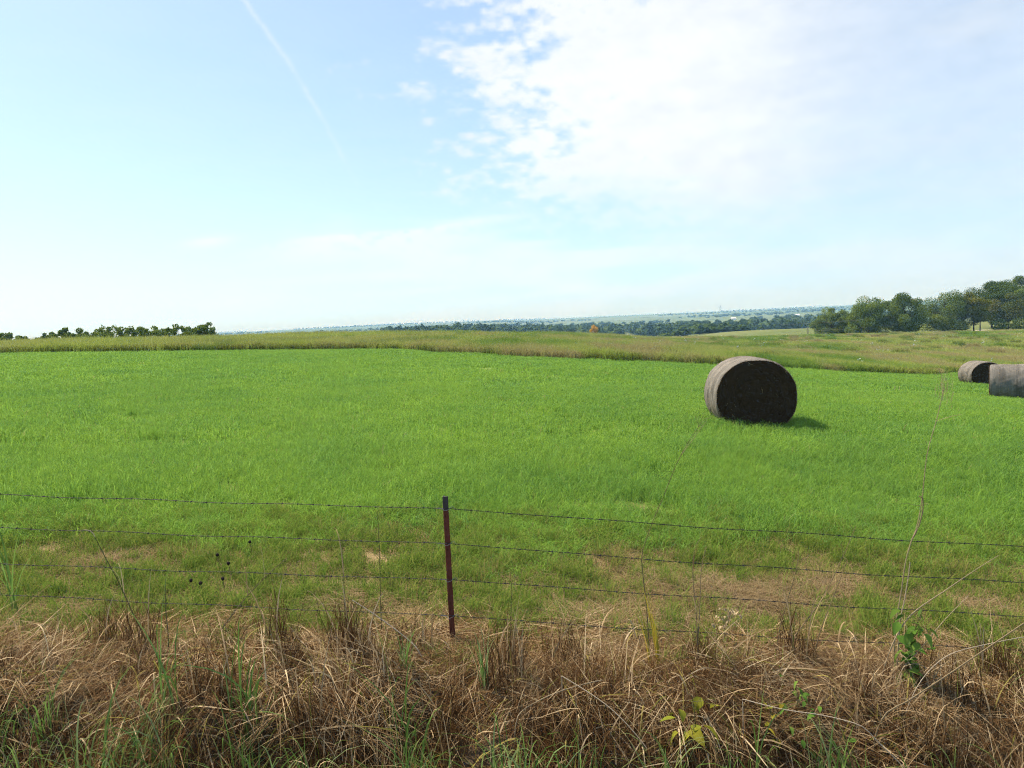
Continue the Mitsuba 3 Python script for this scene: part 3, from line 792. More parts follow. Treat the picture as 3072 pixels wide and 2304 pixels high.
def stalk(key, label, stems, cat='weed stalk', group=None, twigs=0, leaves=0, seed=1, head=None):
    """stems: list of (points, root radius, tip radius, tone)."""
    r = np.random.default_rng(seed)
    for n_, (pts, r0, r1, u) in enumerate(stems):
        p = smooth_path(to_ground(pts) if n_ == 0 or pts[0][2] < 0.25 else pts, 26)
        s = Soup().add(*tube(p, np.linspace(r0, r1, 26), 6, u=u))
        if n_ == 0:
            for q in range(twigs):
                b = p[int(26 * r.uniform(0.55, 0.98))]
                d = r.normal(0, 0.06, 3) + [0, 0, 0.07]
                s.add(*tube([b, b + d * 0.6, b + d + [0, 0, -0.01]], [r1 * 0.8, r1 * 0.7, r1 * 0.4], 3, u=u))
        scene[f'{key}__stem' + ('' if n_ == 0 else f'_{n_:03d}')] = s.ply('m_stem')
    for q in range(leaves):
        p = smooth_path(to_ground(stems[0][0]), 26)
        b = p[int(r.integers(6, 20))][None]
        s = Soup().add(*blades(b, r.uniform(0.12, 0.3, 1), 0.008, r.uniform(0, 6.28, 1), r.uniform(0.6, 1.4, 1), r.uniform(1, 2.6, 1), 6, np.array([r.uniform(0.3, 0.75)]), r))
        scene[f'{key}__blade' + ('' if q == 0 else f'_{q:03d}')] = s.ply('m_straw')
    if head:
        p = np.array(stems[0][0][-1])
        s = Soup()
        n = 60
        s.add(*blades(p + r.normal(0, head * 0.12, (n, 3)) - [0, 0, head * 0.35] + np.c_[np.zeros((n, 2)), r.uniform(-0.3, 0.5, n) * head], r.uniform(0.2, 0.5, n) * head, 0.0022, r.uniform(0, 6.28, n), r.uniform(0.2, 0.7, n), 0.4, 2, r.uniform(0.45, 0.72, n), r))
        scene[f'{key}__seed_head'] = s.ply('m_straw')
    tag(key, label, cat, group)


stalk('weed_stalk', 'tallest silvery weed stalk, forked in two, at the right in front of the wires',
      [([(2.80, 5.75, .159), (2.841, 5.762, .349), (2.89, 5.775, .628), (2.943, 5.788, .781), (2.984, 5.8, .864), (3.026, 5.812, 1.036), (3.079, 5.825, 1.418), (3.163, 5.838, 1.691), (3.222, 5.85, 1.931)], .005, .002, .62),
       ([(2.939, 5.78, .783), (3.007, 5.79, .919), (3.033, 5.8, 1.038), (3.03, 5.8, 1.09), (3.008, 5.81, 1.101)], .005, .004, .45),
       ([(2.815, 5.72, .17), (2.862, 5.735, .358), (2.909, 5.75, .617)], .0042, .0035, .75)], twigs=4, head=0.22, seed=3)
stalk('weed_stalk_001', 'long thin bent weed stalk reaching up towards the nearest bale',
      [([(.966, 5.95, .222), (.956, 5.979, .433), (.946, 6.007, .646), (1.028, 6.036, .892), (1.13, 6.064, 1.101), (1.29, 6.093, 1.436), (1.41, 6.121, 1.609), (1.5, 6.15, 1.711)], .0045, .0015, .25),
       ([(1.292, 6.1, 1.435), (1.372, 6.125, 1.526), (1.518, 6.15, 1.70)], .0022, .0012, .6)], twigs=9, seed=4)
stalk('weed_stalk_002', 'thin dark upright stem with a hooked tip just right of the steel post',
      [([(-.135, 5.5, -.07), (-.103, 5.525, .194), (-.081, 5.55, .459), (-.069, 5.575, .648), (-.039, 5.6, .714)], .004, .002, .15)])
stalk('weed_stalk_003', 'left leaning green stem with a forked pale seed head at the left',
      [([(-2.885, 5.9, .164), (-3.001, 5.93, .433), (-3.109, 5.96, .684), (-3.206, 5.99, .862), (-3.29, 6.02, 1.022), (-3.336, 6.05, 1.09)], .005, .0025, .05),
       ([(-3.29, 6.02, 1.022), (-3.34, 6.03, 1.075), (-3.38, 6.03, 1.08)], .003, .002, .8)], leaves=2, seed=6)
stalk('weed_stalk_004', 'short thin upright dark stem at the left, alone below the fourth wire',
      [([(-2.694, 5.8, .053), (-2.699, 5.833, .293), (-2.715, 5.867, .498), (-2.716, 5.9, .704)], .0045, .0022, .12)])
stalk('weed_stalk_005', 'brown stalk leaning right, left of the middle over the dry grass',
      [([(-2.453, 6.0, .101), (-2.283, 6.033, .341), (-2.086, 6.067, .556), (-1.836, 6.1, .765)], .0055, .002, .35)], leaves=2, seed=7)
stalk('weed_stalk_006', 'slim upright stem left of the steel post, the lower of two',
      [([(-1.428, 6.2, .314), (-1.432, 6.25, .604), (-1.442, 6.3, .839)], .004, .0018, .2)], leaves=2, seed=8)
stalk('weed_stalk_007', 'slim upright stem nearest the steel post on its left, reaching the top wire',
      [([(-1.155, 6.3, .342), (-1.151, 6.35, .676), (-1.157, 6.4, 1.032)], .004, .0015, .1)])
stalk('weed_stalk_008', 'pale straw slanting down to the right just left of the steel post',
      [([(-.80, 5.75, .12), (-.896, 5.8, .2), (-1.084, 5.825, .347), (-1.291, 5.85, .489)], .0045, .003, .95)])
stalk('weed_stalk_009', 'reddish brown stem pair with drooping tips right of the yellow bladed plant',
      [([(1.317, 5.8, .01), (1.319, 5.825, .253), (1.307, 5.85, .534), (1.329, 5.875, .741), (1.391, 5.9, .839)], .0055, .002, .38),
       ([(1.317, 5.8, .01), (1.352, 5.833, .357), (1.372, 5.867, .561), (1.428, 5.9, .765)], .005, .002, .42)], leaves=3, seed=9)
stalk('weed_stalk_010', 'brown weed stem leaning right up to the top wire, left of the forked stalk',
      [([(2.084, 5.9, .005), (2.176, 5.95, .091), (2.339, 6.0, .265), (2.511, 6.05, .541), (2.66, 6.1, .81)], .005, .0018, .35),
       ([(2.32, 6.0, -.01), (2.453, 6.05, .264), (2.587, 6.1, .541)], .005, .002, .3)], twigs=5, seed=10)
stalk('weed_stalk_011', 'thin brown stem with a short tip left of the leaning brown weed',
      [([(2.005, 6.0, .023), (2.082, 6.033, .25), (2.179, 6.067, .533), (2.204, 6.1, .634)], .005, .002, .3)], twigs=3, seed=11)
stalk('weed_stalk_012', 'straight pale straw slanting right from behind the leafy green plant',
      [([(2.847, 5.7, .187), (3.241, 5.825, .38), (3.694, 5.95, .573)], .006, .002, .62)])
stalk('weed_stalk_013', 'shorter slanting straw parallel to the pale one at the right',
      [([(2.75, 5.56, -.12), (2.895, 5.6, .004), (3.123, 5.675, .191), (3.345, 5.75, .341)], .0045, .002, .66)])
stalk('fallen_stick', 'long brown stick slanting up to the right edge out of the ditch',
      [([(2.45, 5.18, -.24), (2.607, 5.2, -.171), (2.744, 5.238, -.116), (3.095, 5.275, .078), (3.477, 5.312, .296), (3.9, 5.36, .53)], .0055, .004, .42)], cat='stick')
stalk('fallen_stick_001', 'thin whitish stick crossing above the brown one at the right edge',
      [([(2.755, 5.3, -.077), (2.995, 5.325, .101), (3.236, 5.35, .139), (3.519, 5.375, .169), (3.9, 5.4, .19)], .003, .0022, .85)], cat='stick')
stalk('fallen_stick_002', 'bent white stick in the bottom right, running out of the lower edge',
      [([(1.45, 5.1, -.05), (1.7, 5.0, -.085), (1.94, 4.95, -.111), (2.131, 4.883, -.145), (2.27, 4.85, -.28), (2.395, 4.817, -.411)], .0028, .003, .9)], cat='stick')
stalk('fallen_stick_003', 'pale straw stick slanting down to the right in the dry grass, middle',
      [([(.25, 5.25, .097), (.554, 5.1, -.066), (.776, 4.95, -.283)], .004, .003, .8)], cat='stick')
stalk('fallen_stick_004', 'greyish stick rising to the right in the dry grass, crossing the pale one',
      [([(-.057, 5.1, -.092), (.001, 5.167, -.074), (.267, 5.233, .006), (.534, 5.3, .031)], .004, .003, .65)], cat='stick')

rs = np.random.default_rng(8)
for i, (x, y) in enumerate([(-3.07, 7.86), (-2.83, 7.5), (-2.76, 7.15), (-2.89, 6.96), (-3.0, 7.02), (-2.88, 8.29)]):
    k = 'seed_head' + ('' if i == 0 else f'_{i:03d}')
    z = float(H(x, y))
    h = 0.15 + 0.05 * rs.uniform()
    scene[k + '__stem'] = Soup().add(*tube([(x, y, z - .01), (x + .01, y, z + h * .6), (x, y, z + h)], [.0032, .003, .0026], 5, u=0.25)).ply('m_stem')
    m = trimesh.creation.icosphere(2, 0.015)
    v = np.array(m.vertices)
    v *= (1 + 0.35 * (meshkit.noise(v * 190, i) - 0.4))[:, None] * np.array([1, 1, 1.15])
    scene[k + '__cone'] = mikit.ply((v + [x, y, z + h + .012], np.array(m.faces)), 'm_seed', smooth=True)
    tag(k, ['dark dried seed head nearest the middle wire, upper left of its cluster', 'dark dried seed head in the middle of the cluster by the third wire', 'dark dried seed head, lower right one of the cluster above the fourth wire',
            'dark dried seed head close above the fourth wire, right of its twin', 'dark dried seed head close above the fourth wire, leftmost of all', 'dark dried seed head farthest back and rightmost of the cluster'][i], 'seed head', 'dark seed heads in the short grass')


# single broad leaf: 16 triangles, folded along its midrib
def leaf_mesh(l, w, fold, droop):
    t = np.array([0, .2, .45, .7, .9, 1.0])
    ww = w * np.array([0.05, .75, 1, .72, .3, 0])
    mid_ = np.stack([t * l, 0 * t, -droop * l * t ** 2], -1)
    Lf = mid_ + np.stack([0 * t, ww / 2, fold * ww / 2], -1)
    Rt = mid_ + np.stack([0 * t, -ww / 2, fold * ww / 2], -1)
    v = np.vstack([mid_, Lf, Rt])
    f = []
    for i in range(5):
        f += [[i, i + 1, 6 + i], [i + 1, 7 + i, 6 + i], [i, 12 + i, i + 1], [i + 1, 12 + i, 13 + i]]
    return v, np.array(f)


def leafy(key, label, x, y, hgt, nl, l, w, mat, seed, cat='plant', spread=0.05, base=0.15, stem_u=0.1, z_off=0.0, lo=0.0, hi=1.0):
    r = np.random.default_rng(seed)
    z = float(H(x, y)) + z_off
    lean = r.normal(0, 0.04, 2)
    top = np.array([x + lean[0], y + lean[1], z + hgt])
    p = smooth_path([(x, y, z - z_off - .02), (x + lean[0] * .4 + .01, y, z + hgt * .5), top], 14)
    stem = Soup().add(*tube(p, np.linspace(.0045, .002, 14), 5, u=stem_u))
    variants = []
    for q in range(3):
        v, f = leaf_mesh(1.0, w / l, 0.18 + 0.12 * q, 0.25 + 0.22 * q)
        variants.append(mikit.ply((v, f), mat, smooth=True, uv=np.stack([np.full(len(v), lo + (hi - lo) * (0.15 + 0.35 * q)), v[:, 0]], -1)))
    for q in range(nl):
        t = base + (1 - base) * (q + r.uniform(0, .6)) / nl
        b = p[min(13, int(t * 13))] + r.normal(0, spread, 3) * np.array([1, 1, .3])
        c0 = p[min(13, int(t * 13))]
        stem.add(*tube([c0 - [0, 0, .03], (c0 + b) / 2 + [0, 0, .006], b], [.0022, .0018, .0014], 4, u=stem_u))
        a, pit, rol = q * 137.5 + r.uniform(-30, 30), r.uniform(-10, 45), r.uniform(-30, 30)
        M = T().translate(b.tolist()).rotate([0, 0, 1], a).rotate([0, 1, 0], pit).rotate([1, 0, 0], rol).scale(float(l * r.uniform(0.7, 1.2) * (1.1 - 0.3 * t)))
        scene[f'{key}__leaf' + ('' if q == 0 else f'_{q:03d}')] = {**variants[q % 3], 'to_world': M}
    scene[key + '__stem'] = stem.ply('m_stem')
    tag(key, label, cat)


leafy('leafy_weed', 'tall green broad leaved seedling standing at the fence, lower right', 2.80, 5.62, 0.66, 34, .12, .072, 'm_weed_leaf', 3, spread=0.07, base=0.25)
leafy('leafy_weed_001', 'low yellow green broad leaved vine in the dark ditch, right of the middle', 1.12, 5.06, 0.40, 12, .11, .085, 'm_yellow_leaf', 5, spread=0.11, base=0.3, hi=0.3)
leafy('leafy_weed_002', 'small dark green leafy weed in the dry grass left of the tall seedling', 1.88, 5.30, 0.42, 18, .07, .04, 'm_weed_leaf', 7, spread=0.09, base=0.3)
leafy('leafy_weed_003', 'dark green creeping weed low in the ditch, below the small leafy weed', 2.0, 5.10, 0.36, 16, .065, .042, 'm_weed_leaf', 9, spread=0.10, base=0.2)
leafy('leafy_weed_004', 'small yellow leaved weed between the vine and the dark green weeds', 1.65, 5.15, 0.40, 12, .06, .036, 'm_yellow_leaf', 11, spread=0.035, base=0.3, hi=0.7)
leafy('dried_flower_plant', 'cream coloured dried flower heads on a stem behind the lowest wires', 1.60, 6.2, 0.42, 40, .034, .024, 'm_cream', 13, cat='dried flower', spread=0.05, base=0.45, stem_u=0.6)


def bladed(key, label, x, y, n, h, w, mat, seed, cat='grass plant', bend=(.1, .5), lean=None, lo=0.0, hi=1.0):
    r = np.random.default_rng(seed)
    z = float(H(x, y))
    for q in range(n):
        a = r.uniform(0, 2 * np.pi) if lean is None else r.normal(lean, .5)
        P = np.array([[x, y, z - .01]]) + np.c_[r.normal(0, .022, (1, 2)), 0]
        s = Soup().add(*blades(P, h * r.uniform(.55, 1, 1), w * r.uniform(.8, 1.2), np.array([a]), r.uniform(*bend, 1), r.uniform(0, .7, 1), 8, np.array([lo + (hi - lo) * r.uniform()]), r, wpow=2.4))
        scene[f'{key}__blade' + ('' if q == 0 else f'_{q:03d}')] = s.ply(mat)
    tag(key, label, cat)


bladed('blade_grass', 'bright yellow bladed grass plant standing upright in the dry bank, right of the post', 1.0, 5.72, 8, .72, .018, 'm_yellow_leaf', 3, bend=(.05, .3), lean=2.4, lo=0.3)
bladed('blade_grass_001', 'tall grey green grass clump with arching blades at the left edge', -4.42, 6.72, 9, .95, .015, 'm_verge', 5, bend=(.15, .7), lo=0.3, hi=0.7)
bladed('blade_grass_002', 'olive green upright grass tuft just left of the post foot', -.86, 5.55, 14, .46, .008, 'm_verge', 7, bend=(.1, .45), hi=.9)
bladed('blade_grass_003', 'olive green upright grass tuft right of the post foot', -.30, 5.42, 14, .52, .008, 'm_verge', 9, bend=(.05, .4), hi=.9)
bladed('blade_grass_004', 'single tall bright green blade pair in front, at the lower left', -1.75, 4.72, 4, .62, .013, 'm_verge', 11, bend=(.03, .15), hi=.5)
bladed('blade_grass_005', 'broad arching green grass plant at the bottom right of the ditch', 2.42, 4.75, 9, .5, .012, 'm_verge', 13, bend=(.4, 1.3), lo=.2, hi=.7)
bladed('blade_grass_006', 'bright green upright grass plant at the bottom, left of the middle', -.92, 4.62, 10, .42, .012, 'm_verge', 15, bend=(.1, .5), hi=.6)
bladed('blade_grass_007', 'rust brown upright grass tuft left of the post between the two slim stems', -1.31, 5.80, 22, .62, .006, 'm_straw', 17, bend=(.03, .25), lo=.05, hi=.35)


# ------------------------------------------------------------------ trees
def tree(key, label, x, y, hgt, wid, mat, seed, cat='tree', group=None, trunk=0.12, nleaf=2600, leaf=0.42, flame=0.3, trunk_r=None, z=None, squash=1.0, clumps=34):
    r = np.random.default_rng(seed)
    z0 = float(H(x, y)) if z is None else z
    tr = trunk_r or hgt * 0.017
    s = Soup()
    top = hgt * (trunk + 0.35)
    s.add(*tube([(x, y, z0 - .3), (x + r.normal(0, .02) * hgt, y, z0 + top * .5), (x + r.normal(0, .03) * hgt, y, z0 + top), (x, y, z0 + hgt * .8)], [tr * 1.3, tr, tr * .8, tr * .2], 7))
    cz, rz, rx = z0 + hgt * (trunk + (1 - trunk) * 0.52), hgt * (1 - trunk) * 0.5, wid / 2
    cen = []
    while len(cen) < clumps:
        d = r.normal(0, 1, 3)
        d /= np.linalg.norm(d)
        q = r.uniform(0.25, 1.0) ** 0.5 * (0.78 + 0.42 * meshkit.noise(d * 1.7 + seed * 3.1, seed))
        if d[2] < 0 and trunk < 0.1:
            d[:2] /= max(0.2, np.linalg.norm(d[:2])) ** 0.65
        c = np.array([d[0] * rx * q, d[1] * rx * q, d[2] * rz * q * (squash if d[2] > 0 else 1)])
        if d[2] < -0.55 and r.uniform() < .4:
            continue
        cen.append(c)
    if trunk < 0.1:
        for q in range(14):
            a = r.uniform(0, 2 * np.pi)
            cen.append(np.array([math.cos(a) * rx * r.uniform(.3, .95), math.sin(a) * rx * r.uniform(.3, .95), -rz * r.uniform(.55, .95)]))
    cen = np.array(cen)
    for c in cen[:14]:
        b = np.array([x, y, z0 + hgt * (trunk + r.uniform(0, .25))])
        e = np.array([x, y, cz]) + c * 0.85
        s.add(*tube([b, (b + e) / 2 + [0, 0, .06 * hgt * r.uniform()], e], [tr * .45, tr * .3, tr * .1], 5))
    scene[key + '__trunk'] = s.ply('m_bark', smooth=True)
    nleaf = int(340 * wid * hgt) if hgt * wid > 16 else 2400
    leaf = leaf * 0.64
    j = r.integers(len(cen), size=nleaf)
    sz = (0.10 + 0.08 * r.uniform(size=len(cen)))[j] * min(hgt, wid)
    dv = r.normal(0, 1, (nleaf, 3))
    dv /= np.linalg.norm(dv, axis=1, keepdims=True)
    pts = cen[j] + dv * (sz * (0.35 + 0.85 * r.uniform(size=nleaf) ** 0.5))[:, None] * np.array([1, 1, .8]) + r.normal(0, .04, (nleaf, 3)) * hgt * .3
    ok = pts[:, 2] + cz > z0 + hgt * trunk * .5
    pts, jj = pts[ok], j[ok]
    n = len(pts)
    a = r.normal(0, 1, (n, 3))
    a[:, 2] += flame * 4
    a[:, 0] += flame * 1.2
    a /= np.linalg.norm(a, axis=1, keepdims=True)
    b = np.cross(a, r.normal(0, 1, (n, 3)))
    b /= np.linalg.norm(b, axis=1, keepdims=True)
    L = leaf * r.uniform(.5, 1.2, n)[:, None]
    c = pts + [x, y, cz]
    V = np.stack([c - a * L * .5, c + b * L * .3, c + a * L * .6, c - b * L * .3], 1).reshape(-1, 3)
    Fq = (np.arange(n) * 4)[:, None, None] + np.array([[0, 1, 2], [0, 2, 3]])[None]
    tone = np.clip(.5 + .15 * r.normal(size=n) + .28 * r.normal(size=len(cen))[jj], 0, 1)
    sp = Soup().add(V, Fq.reshape(-1, 3), np.stack([np.repeat(tone, 4), np.full(4 * n, .5)], -1))
    scene[key + '__crown'] = sp.ply(mat)
    tag(key, label, cat, group)


GR = 'trees at the right behind the tall grass'
D = 190
tree('tree', 'pale green round tree, leftmost of the row on the right', 81.4, 200, 6.6, 9.2, 'm_leaf_light', 1, group=GR, trunk=.04, z=-4.6)
tree('tree_001', 'dark green broad tree beside the pale leftmost tree of the row', 87.3, 192, 8.6, 9.4, 'm_leaf_green', 2, group=GR, trunk=.04, flame=.6, nleaf=3400, z=-4.7)
tree('tree_002', 'windblown green tree with a forked top, third in the row from the left', 95.2, 190, 9.6, 8.8, 'm_leaf_green', 3, group=GR, trunk=.05, flame=.9, nleaf=3600, z=-4.75)
tree('tree_003', 'round grey green tree, fourth in the row, left of the yellowing one', 104.7, 190, 9.8, 10.2, 'm_leaf_light', 4, group=GR, trunk=.05, flame=.4, nleaf=3600, z=-4.8)
tree('tree_004', 'small yellowing tree with its trunk showing, left of the utility pole', 110.6, 188, 8.4, 7.0, 'm_leaf_gold', 5, group=GR, trunk=.2, nleaf=2400, z=-4.85)
tree('tree_005', 'tall dark tree rising behind the utility pole', 125.2, 205, 11.8, 12.0, 'm_leaf_dark', 6, group=GR, trunk=.18, nleaf=3800, z=-5.0)
tree('tree_006', 'rusty green tree in front at the right edge of the picture', 121.4, 192, 9.6, 9.5, 'm_leaf_rust', 7, group=GR, trunk=.14, nleaf=3200, z=-4.9)
tree('tree_007', 'biggest tree, cut off by the right edge, behind the rusty one', 136.0, 207, 13.2, 15.0, 'm_leaf_dark', 8, group=GR, trunk=.12, nleaf=4200, z=-5.1)
tree('tree_008', 'mid green tree at the very right edge beside the biggest tree', 128.5, 193, 10.5, 9.0, 'm_leaf_green', 18, group=GR, trunk=.1, nleaf=3000, z=-5.0)
tree('tree_009', 'low dark green tree filling the gap between the first two of the row', 87.0, 203, 5.6, 6.0, 'm_leaf_green', 19, group=GR, trunk=.05, nleaf=1600, z=-4.7)
tree('shrub', 'small round green shrub on the lawn right of the utility pole', 114.2, 184, 2.5, 3.4, 'm_leaf_green', 9, cat='shrub', group='shrubs under the trees at the right', trunk=.03, nleaf=900, z=-4.95)
tree('shrub_001', 'low green shrub on the lawn at the right edge of the picture', 119.0, 184, 3.0, 4.2, 'm_leaf_dark', 10, cat='shrub', group='shrubs under the trees at the right', trunk=.03, nleaf=900, z=-5.0)
tree('shrub_002', 'low pale grey green shrub between the two leftmost trees of the row', 81.3, 188, 2.6, 3.6, 'm_leaf_light', 12, cat='shrub', group='shrubs under the trees at the right', trunk=.03, nleaf=700, z=-4.7)

GL = 'bushes on the crest at the left'
BUSHES = [
    (-75.2, 118.0, 2.2, 5.2, 'grey green bush at the far left edge', 'm_leaf_green'),
    (-75.8, 123.2, 1.8, 1.9, 'small low bush right of the one at the far left edge', 'm_leaf_green'),
    (-65.6, 112.8, 1.8, 3.2, 'low pale bush at the left end of the long bush row', 'm_leaf_light'),
    (-65.6, 118.1, 2.5, 7.3, 'broad light green bush near the left end of the row', 'm_leaf_light'),
    (-67.5, 123.1, 1.8, 3.2, 'small dark bush in front of the broad light green one', 'm_leaf_green'),
    (-59.2, 112.7, 2.0, 5.1, 'light green bush in the middle of the row', 'm_leaf_light'),
    (-59.4, 118.2, 2.8, 4.9, 'dark bush with the tallest top in the middle of the row', 'm_leaf_green'),
    (-58.5, 123.1, 2.4, 4.1, 'round dark bush right of the tallest one in the row', 'm_leaf_green'),
    (-50.8, 112.7, 2.4, 5.6, 'broad dark bush, third from the right end of the row', 'm_leaf_green'),
    (-49.6, 118.3, 2.4, 6.3, 'wide dark bush, second from the right end of the row', 'm_leaf_green'),
    (-49.2, 123.0, 2.1, 3.2, 'low dark bush squeezed between the last two of the row', 'm_leaf_green'),
    (-43.4, 112.6, 2.4, 3.6, 'small round dark bush at the right end of the row', 'm_leaf_green'),
]
for i, (x, y, hgt, wid, lab, mt) in enumerate(BUSHES):
    tree('bush' + ('' if i == 0 else f'_{i:03d}'), lab, x, y, hgt, wid, mt, 40 + i, cat='bush', group=GL, trunk=.02, nleaf=1700, leaf=.55, flame=.3, clumps=34)

tree('golden_tree', 'small orange tree top showing above the grass crest, middle of the picture', 23.5, 220, 5.0, 2.4, 'm_leaf_orange', 77, trunk=.2, nleaf=900, leaf=.4, z=-4.9)

# wood in the valley: one mass of crowns
rng = np.random.default_rng(91)
wood = Soup()
pts = []
while len(pts) < 900:
    y = rng.uniform(370, 1050)
    x = rng.uniform(-0.16, 0.60) * y
    c = meshkit.fbm(np.array([x / 150, y / 90, 0.5]), 3, 6)
    if c + 0.10 * (x / y) < 0.44:
        continue
    if x / y > 0.30 and y < 520 and rng.uniform() > .06:
        continue
    pts.append((x, y))
ICO = trimesh.creation.icosphere(1)
IV, IF = np.array(ICO.vertices), np.array(ICO.faces)


def far_crown(soup, rng, x, y, z, hgt, wd, lumps, ragged, leaf):
    """Crown of a far tree: overlapping uneven lumps with ragged leaf tips."""
    t0 = rng.uniform(0, .7)
    for q in range(lumps):
        a, rr = rng.uniform(0, 6.28), rng.uniform(0, .62) * (q > 0)
        c = np.array([x + math.cos(a) * rr * wd * .5, y + math.sin(a) * rr * wd * .5, z + hgt * rng.uniform(.42, .72)])
        v = IV * (1 + 0.32 * rng.normal(size=(len(IV), 1))) * np.array([wd * .30, wd * .30, hgt * .34]) * rng.uniform(.75, 1.2)
        v[:, 2] = np.maximum(v[:, 2] + c[2], z - .2) - c[2]
        soup.add(v + c, IF, np.full((len(IV), 2), min(1, t0 + .3 * rng.uniform())))
    if ragged:
        d = rng.normal(0, 1, (ragged, 3))
        d /= np.linalg.norm(d, axis=1, keepdims=True)
        c = d * rng.uniform(.75, 1.1, (ragged, 1)) * [wd * .5, wd * .5, hgt * .48] + [x, y, z + hgt * .52]
        a = rng.normal(0, .5, (ragged, 3)) + [0, 0, .5]
        b = np.cross(a, rng.normal(0, 1, (ragged, 3)))
        b /= np.linalg.norm(b, axis=1, keepdims=True)
        V = np.stack([c - b * leaf * .4, c + b * leaf * .4, c + a * leaf], 1).reshape(-1, 3)
        soup.add(V, np.arange(3 * ragged).reshape(-1, 3), np.full((3 * ragged, 2), t0 + .15))


for x, y in pts:
    hgt, wd = rng.uniform(5.5, 9.5) * (0.5 if y < 480 else 0.75 if y < 580 else 1), rng.uniform(7, 13)
    far_crown(wood, rng, x, y, float(H(x, y)), hgt, wd, 5, 60, .9)
scene['valley_wood'] = wood.ply('m_leaf_wood')
tag('valley_wood', 'dense dark green wood filling the valley beyond the grass crest', 'wood', kind='stuff')

# hedgerows and copses on the far slope
hr = Soup()
rows = []
for _ in range(34):
    y = 1250 * (4.2 ** rng.uniform(0, 1))
    x = rng.uniform(-0.55, 0.62) * y
    l = rng.uniform(60, 420) * y / 2200
    for q in range(int(l / 11)):
        rows.append((x + q * 11 + rng.normal(0, 4), y + rng.normal(0, 10) + q * rng.normal(0.5, .2)))
for x, y in rows:
    far_crown(hr, rng, x, y, float(H(x, y)), rng.uniform(4, 8), rng.uniform(9, 17), 2, 0, 1)
scene['distant_hedgerows'] = hr.ply('m_leaf_wood')
tag('distant_hedgerows', 'thin dark hedgerows and copses on the hazy far hills', 'hedgerows', kind='stuff')

# ------------------------------------------------------------------ small far things
def barn(key, label, x, y, w, d, h, rh, rot):
    M = T().translate([x, y, float(H(x, y))]).rotate([0, 0, 1], rot)
    b = trimesh.creation.box([w, d, h])
    b.apply_translation([0, 0, h / 2])
    scene[key + '__wall'] = mikit.ply(b, 'm_white', to_world=M)
    ov = 0.4
    v = np.array([[-w / 2 - ov, -d / 2 - ov, h + .02], [w / 2 + ov, -d / 2 - ov, h + .02], [w / 2 + ov, d / 2 + ov, h + .02], [-w / 2 - ov, d / 2 + ov, h + .02], [-w / 2 - ov, 0, h + rh], [w / 2 + ov, 0, h + rh]])
    f = np.array([[0, 1, 5], [0, 5, 4], [2, 3, 4], [2, 4, 5], [0, 4, 3], [1, 2, 5], [0, 3, 2], [0, 2, 1]])
    scene[key + '__roof'] = mikit.ply((v, f), 'm_roof', to_world=M)
    tag(key, label, 'barn', 'white farm buildings in the far valley')


scene['m_roof'] = matte((0.62, 0.63, 0.64), 0.5)
barn('barn', 'small white barn among trees in the far valley, the left one', 425, 1500, 9, 7, 3.4, 1.8, 8)
barn('barn_001', 'long low white barn in the far valley, the right one', 565, 1560, 14, 8, 3.6, 1.8, -5)

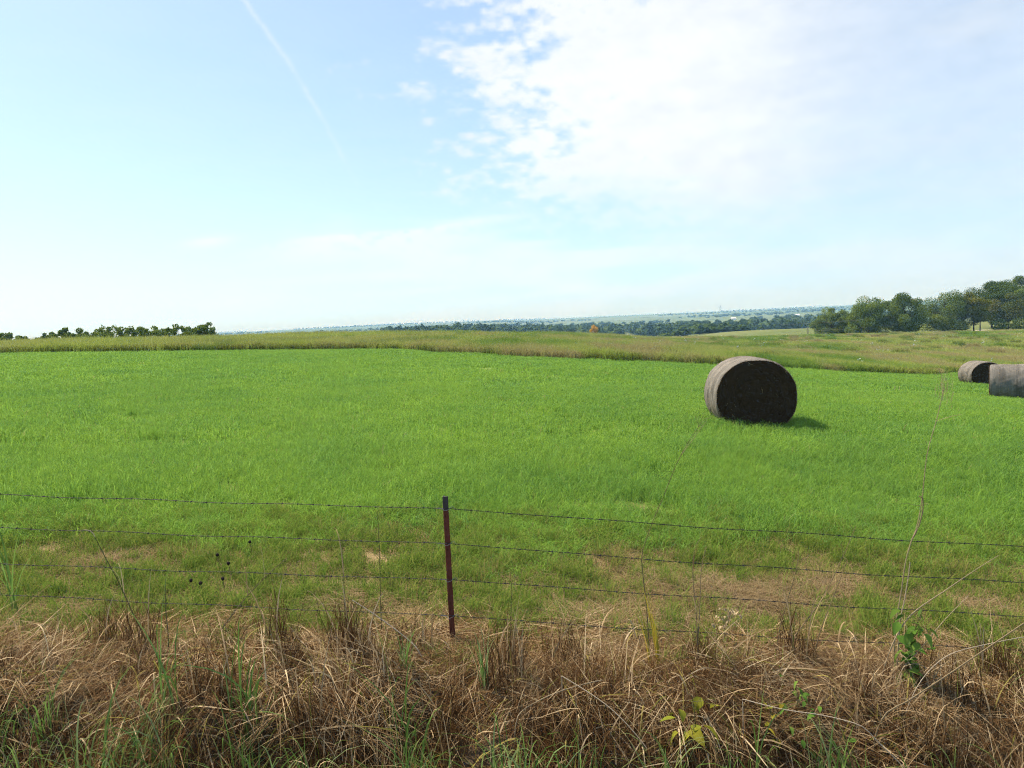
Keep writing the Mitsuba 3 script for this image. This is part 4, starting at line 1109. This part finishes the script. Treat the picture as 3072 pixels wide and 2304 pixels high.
# utility pole and its wires
px_, py_ = 110.9, 186.0
pz = float(H(px_, py_))
scene['m_pole'] = matte((0.20, 0.17, 0.14))
scene['utility_pole__shaft'] = Soup().add(*tube([(px_, py_, pz - .5), (px_, py_, pz + 5.4)], [.15, .11], 8)).ply('m_pole', smooth=True)
scene['utility_pole__insulator'] = Soup().add(*tube([(px_, py_, pz + 5.4), (px_, py_, pz + 5.62)], [.06, .05], 6)).ply('m_post_tip')
scene['utility_pole__bracket'] = Soup().add(*tube([(px_, py_ - .12, pz + 3.6), (px_, py_ - .34, pz + 3.66)], [.05, .05], 6)).ply('m_post_tip')
tag('utility_pole', 'grey wooden utility pole in front of the trees at the right', 'utility pole')
for i, (dz, lab) in enumerate(((5.5, 'upper thin overhead cable running from the utility pole past the trees'), (3.65, 'lower thin overhead cable running from the utility pole past the trees'))):
    a = np.array([px_, py_ - (.0 if i == 0 else .34), pz + dz])
    b = np.array([px_ - 46, py_ + 4, float(H(px_ - 46, py_ + 4)) + dz - 2.6])
    t = np.linspace(0, 1, 24)[:, None]
    q = a + (b - a) * t
    q[:, 2] -= 4 * 0.5 * (t * (1 - t))[:, 0]
    k = 'overhead_cable' + ('' if i == 0 else '_001')
    scene[k] = Soup().add(*tube(q, .02, 4)).ply('m_pole')
    tag(k, lab, 'cable', 'overhead cables at the right')

# lone fence post in the pasture and a transmission tower far away
x, y = 74.0, 196.0
z = float(H(x, y))
scene['wooden_post'] = Soup().add(*tube([(x, y, z - .3), (x, y, z + 1.9), (x, y, z + 1.93)], [.13, .12, .02], 8)).ply('m_pole', smooth=30 and False)
tag('wooden_post', 'grey wooden fence post left of the tree row on the right', 'post')
x, y = 1150.0, 4300.0
z = float(H(x, y))
tw = Soup()
for sx in (-1, 1):
    for sy in (-1, 1):
        tw.add(*tube([(x + 4 * sx, y + 4 * sy, z), (x + .6 * sx, y + .6 * sy, z + 34)], [.35, .25], 4))
for hh in (24, 29):
    tw.add(*tube([(x - 9, y, z + hh), (x + 9, y, z + hh)], [.3, .3], 4))
for hh in range(0, 30, 5):
    w0, w1 = 4 - 3.4 * hh / 34, 4 - 3.4 * (hh + 5) / 34
    tw.add(*tube([(x - w0, y - w0, z + hh), (x + w1, y - w1, z + hh + 5)], [.2, .2], 3)).add(*tube([(x + w0, y - w0, z + hh), (x - w1, y - w1, z + hh + 5)], [.2, .2], 3))
scene['transmission_tower'] = tw.ply('m_pole')
tag('transmission_tower', 'faint lattice power tower on the far hazy skyline', 'tower')
# pale gravel drive under the trees by the pole
gx, gy = np.meshgrid(np.linspace(112.5, 116.5, 19), np.linspace(187, 193, 15))
keep_z = H(gx, gy) + 0.02
i, j = np.meshgrid(np.arange(14), np.arange(18), indexing='ij')
a = i * 19 + j
struct('gravel_drive', mikit.ply((np.stack([gx, gy, keep_z], -1).reshape(-1, 3), np.vstack([np.stack([a, a + 1, a + 20], -1).reshape(-1, 3), np.stack([a, a + 20, a + 19], -1).reshape(-1, 3)])), 'm_gravel', smooth=True))
scene['m_gravel'] = matte((0.42, 0.39, 0.33))
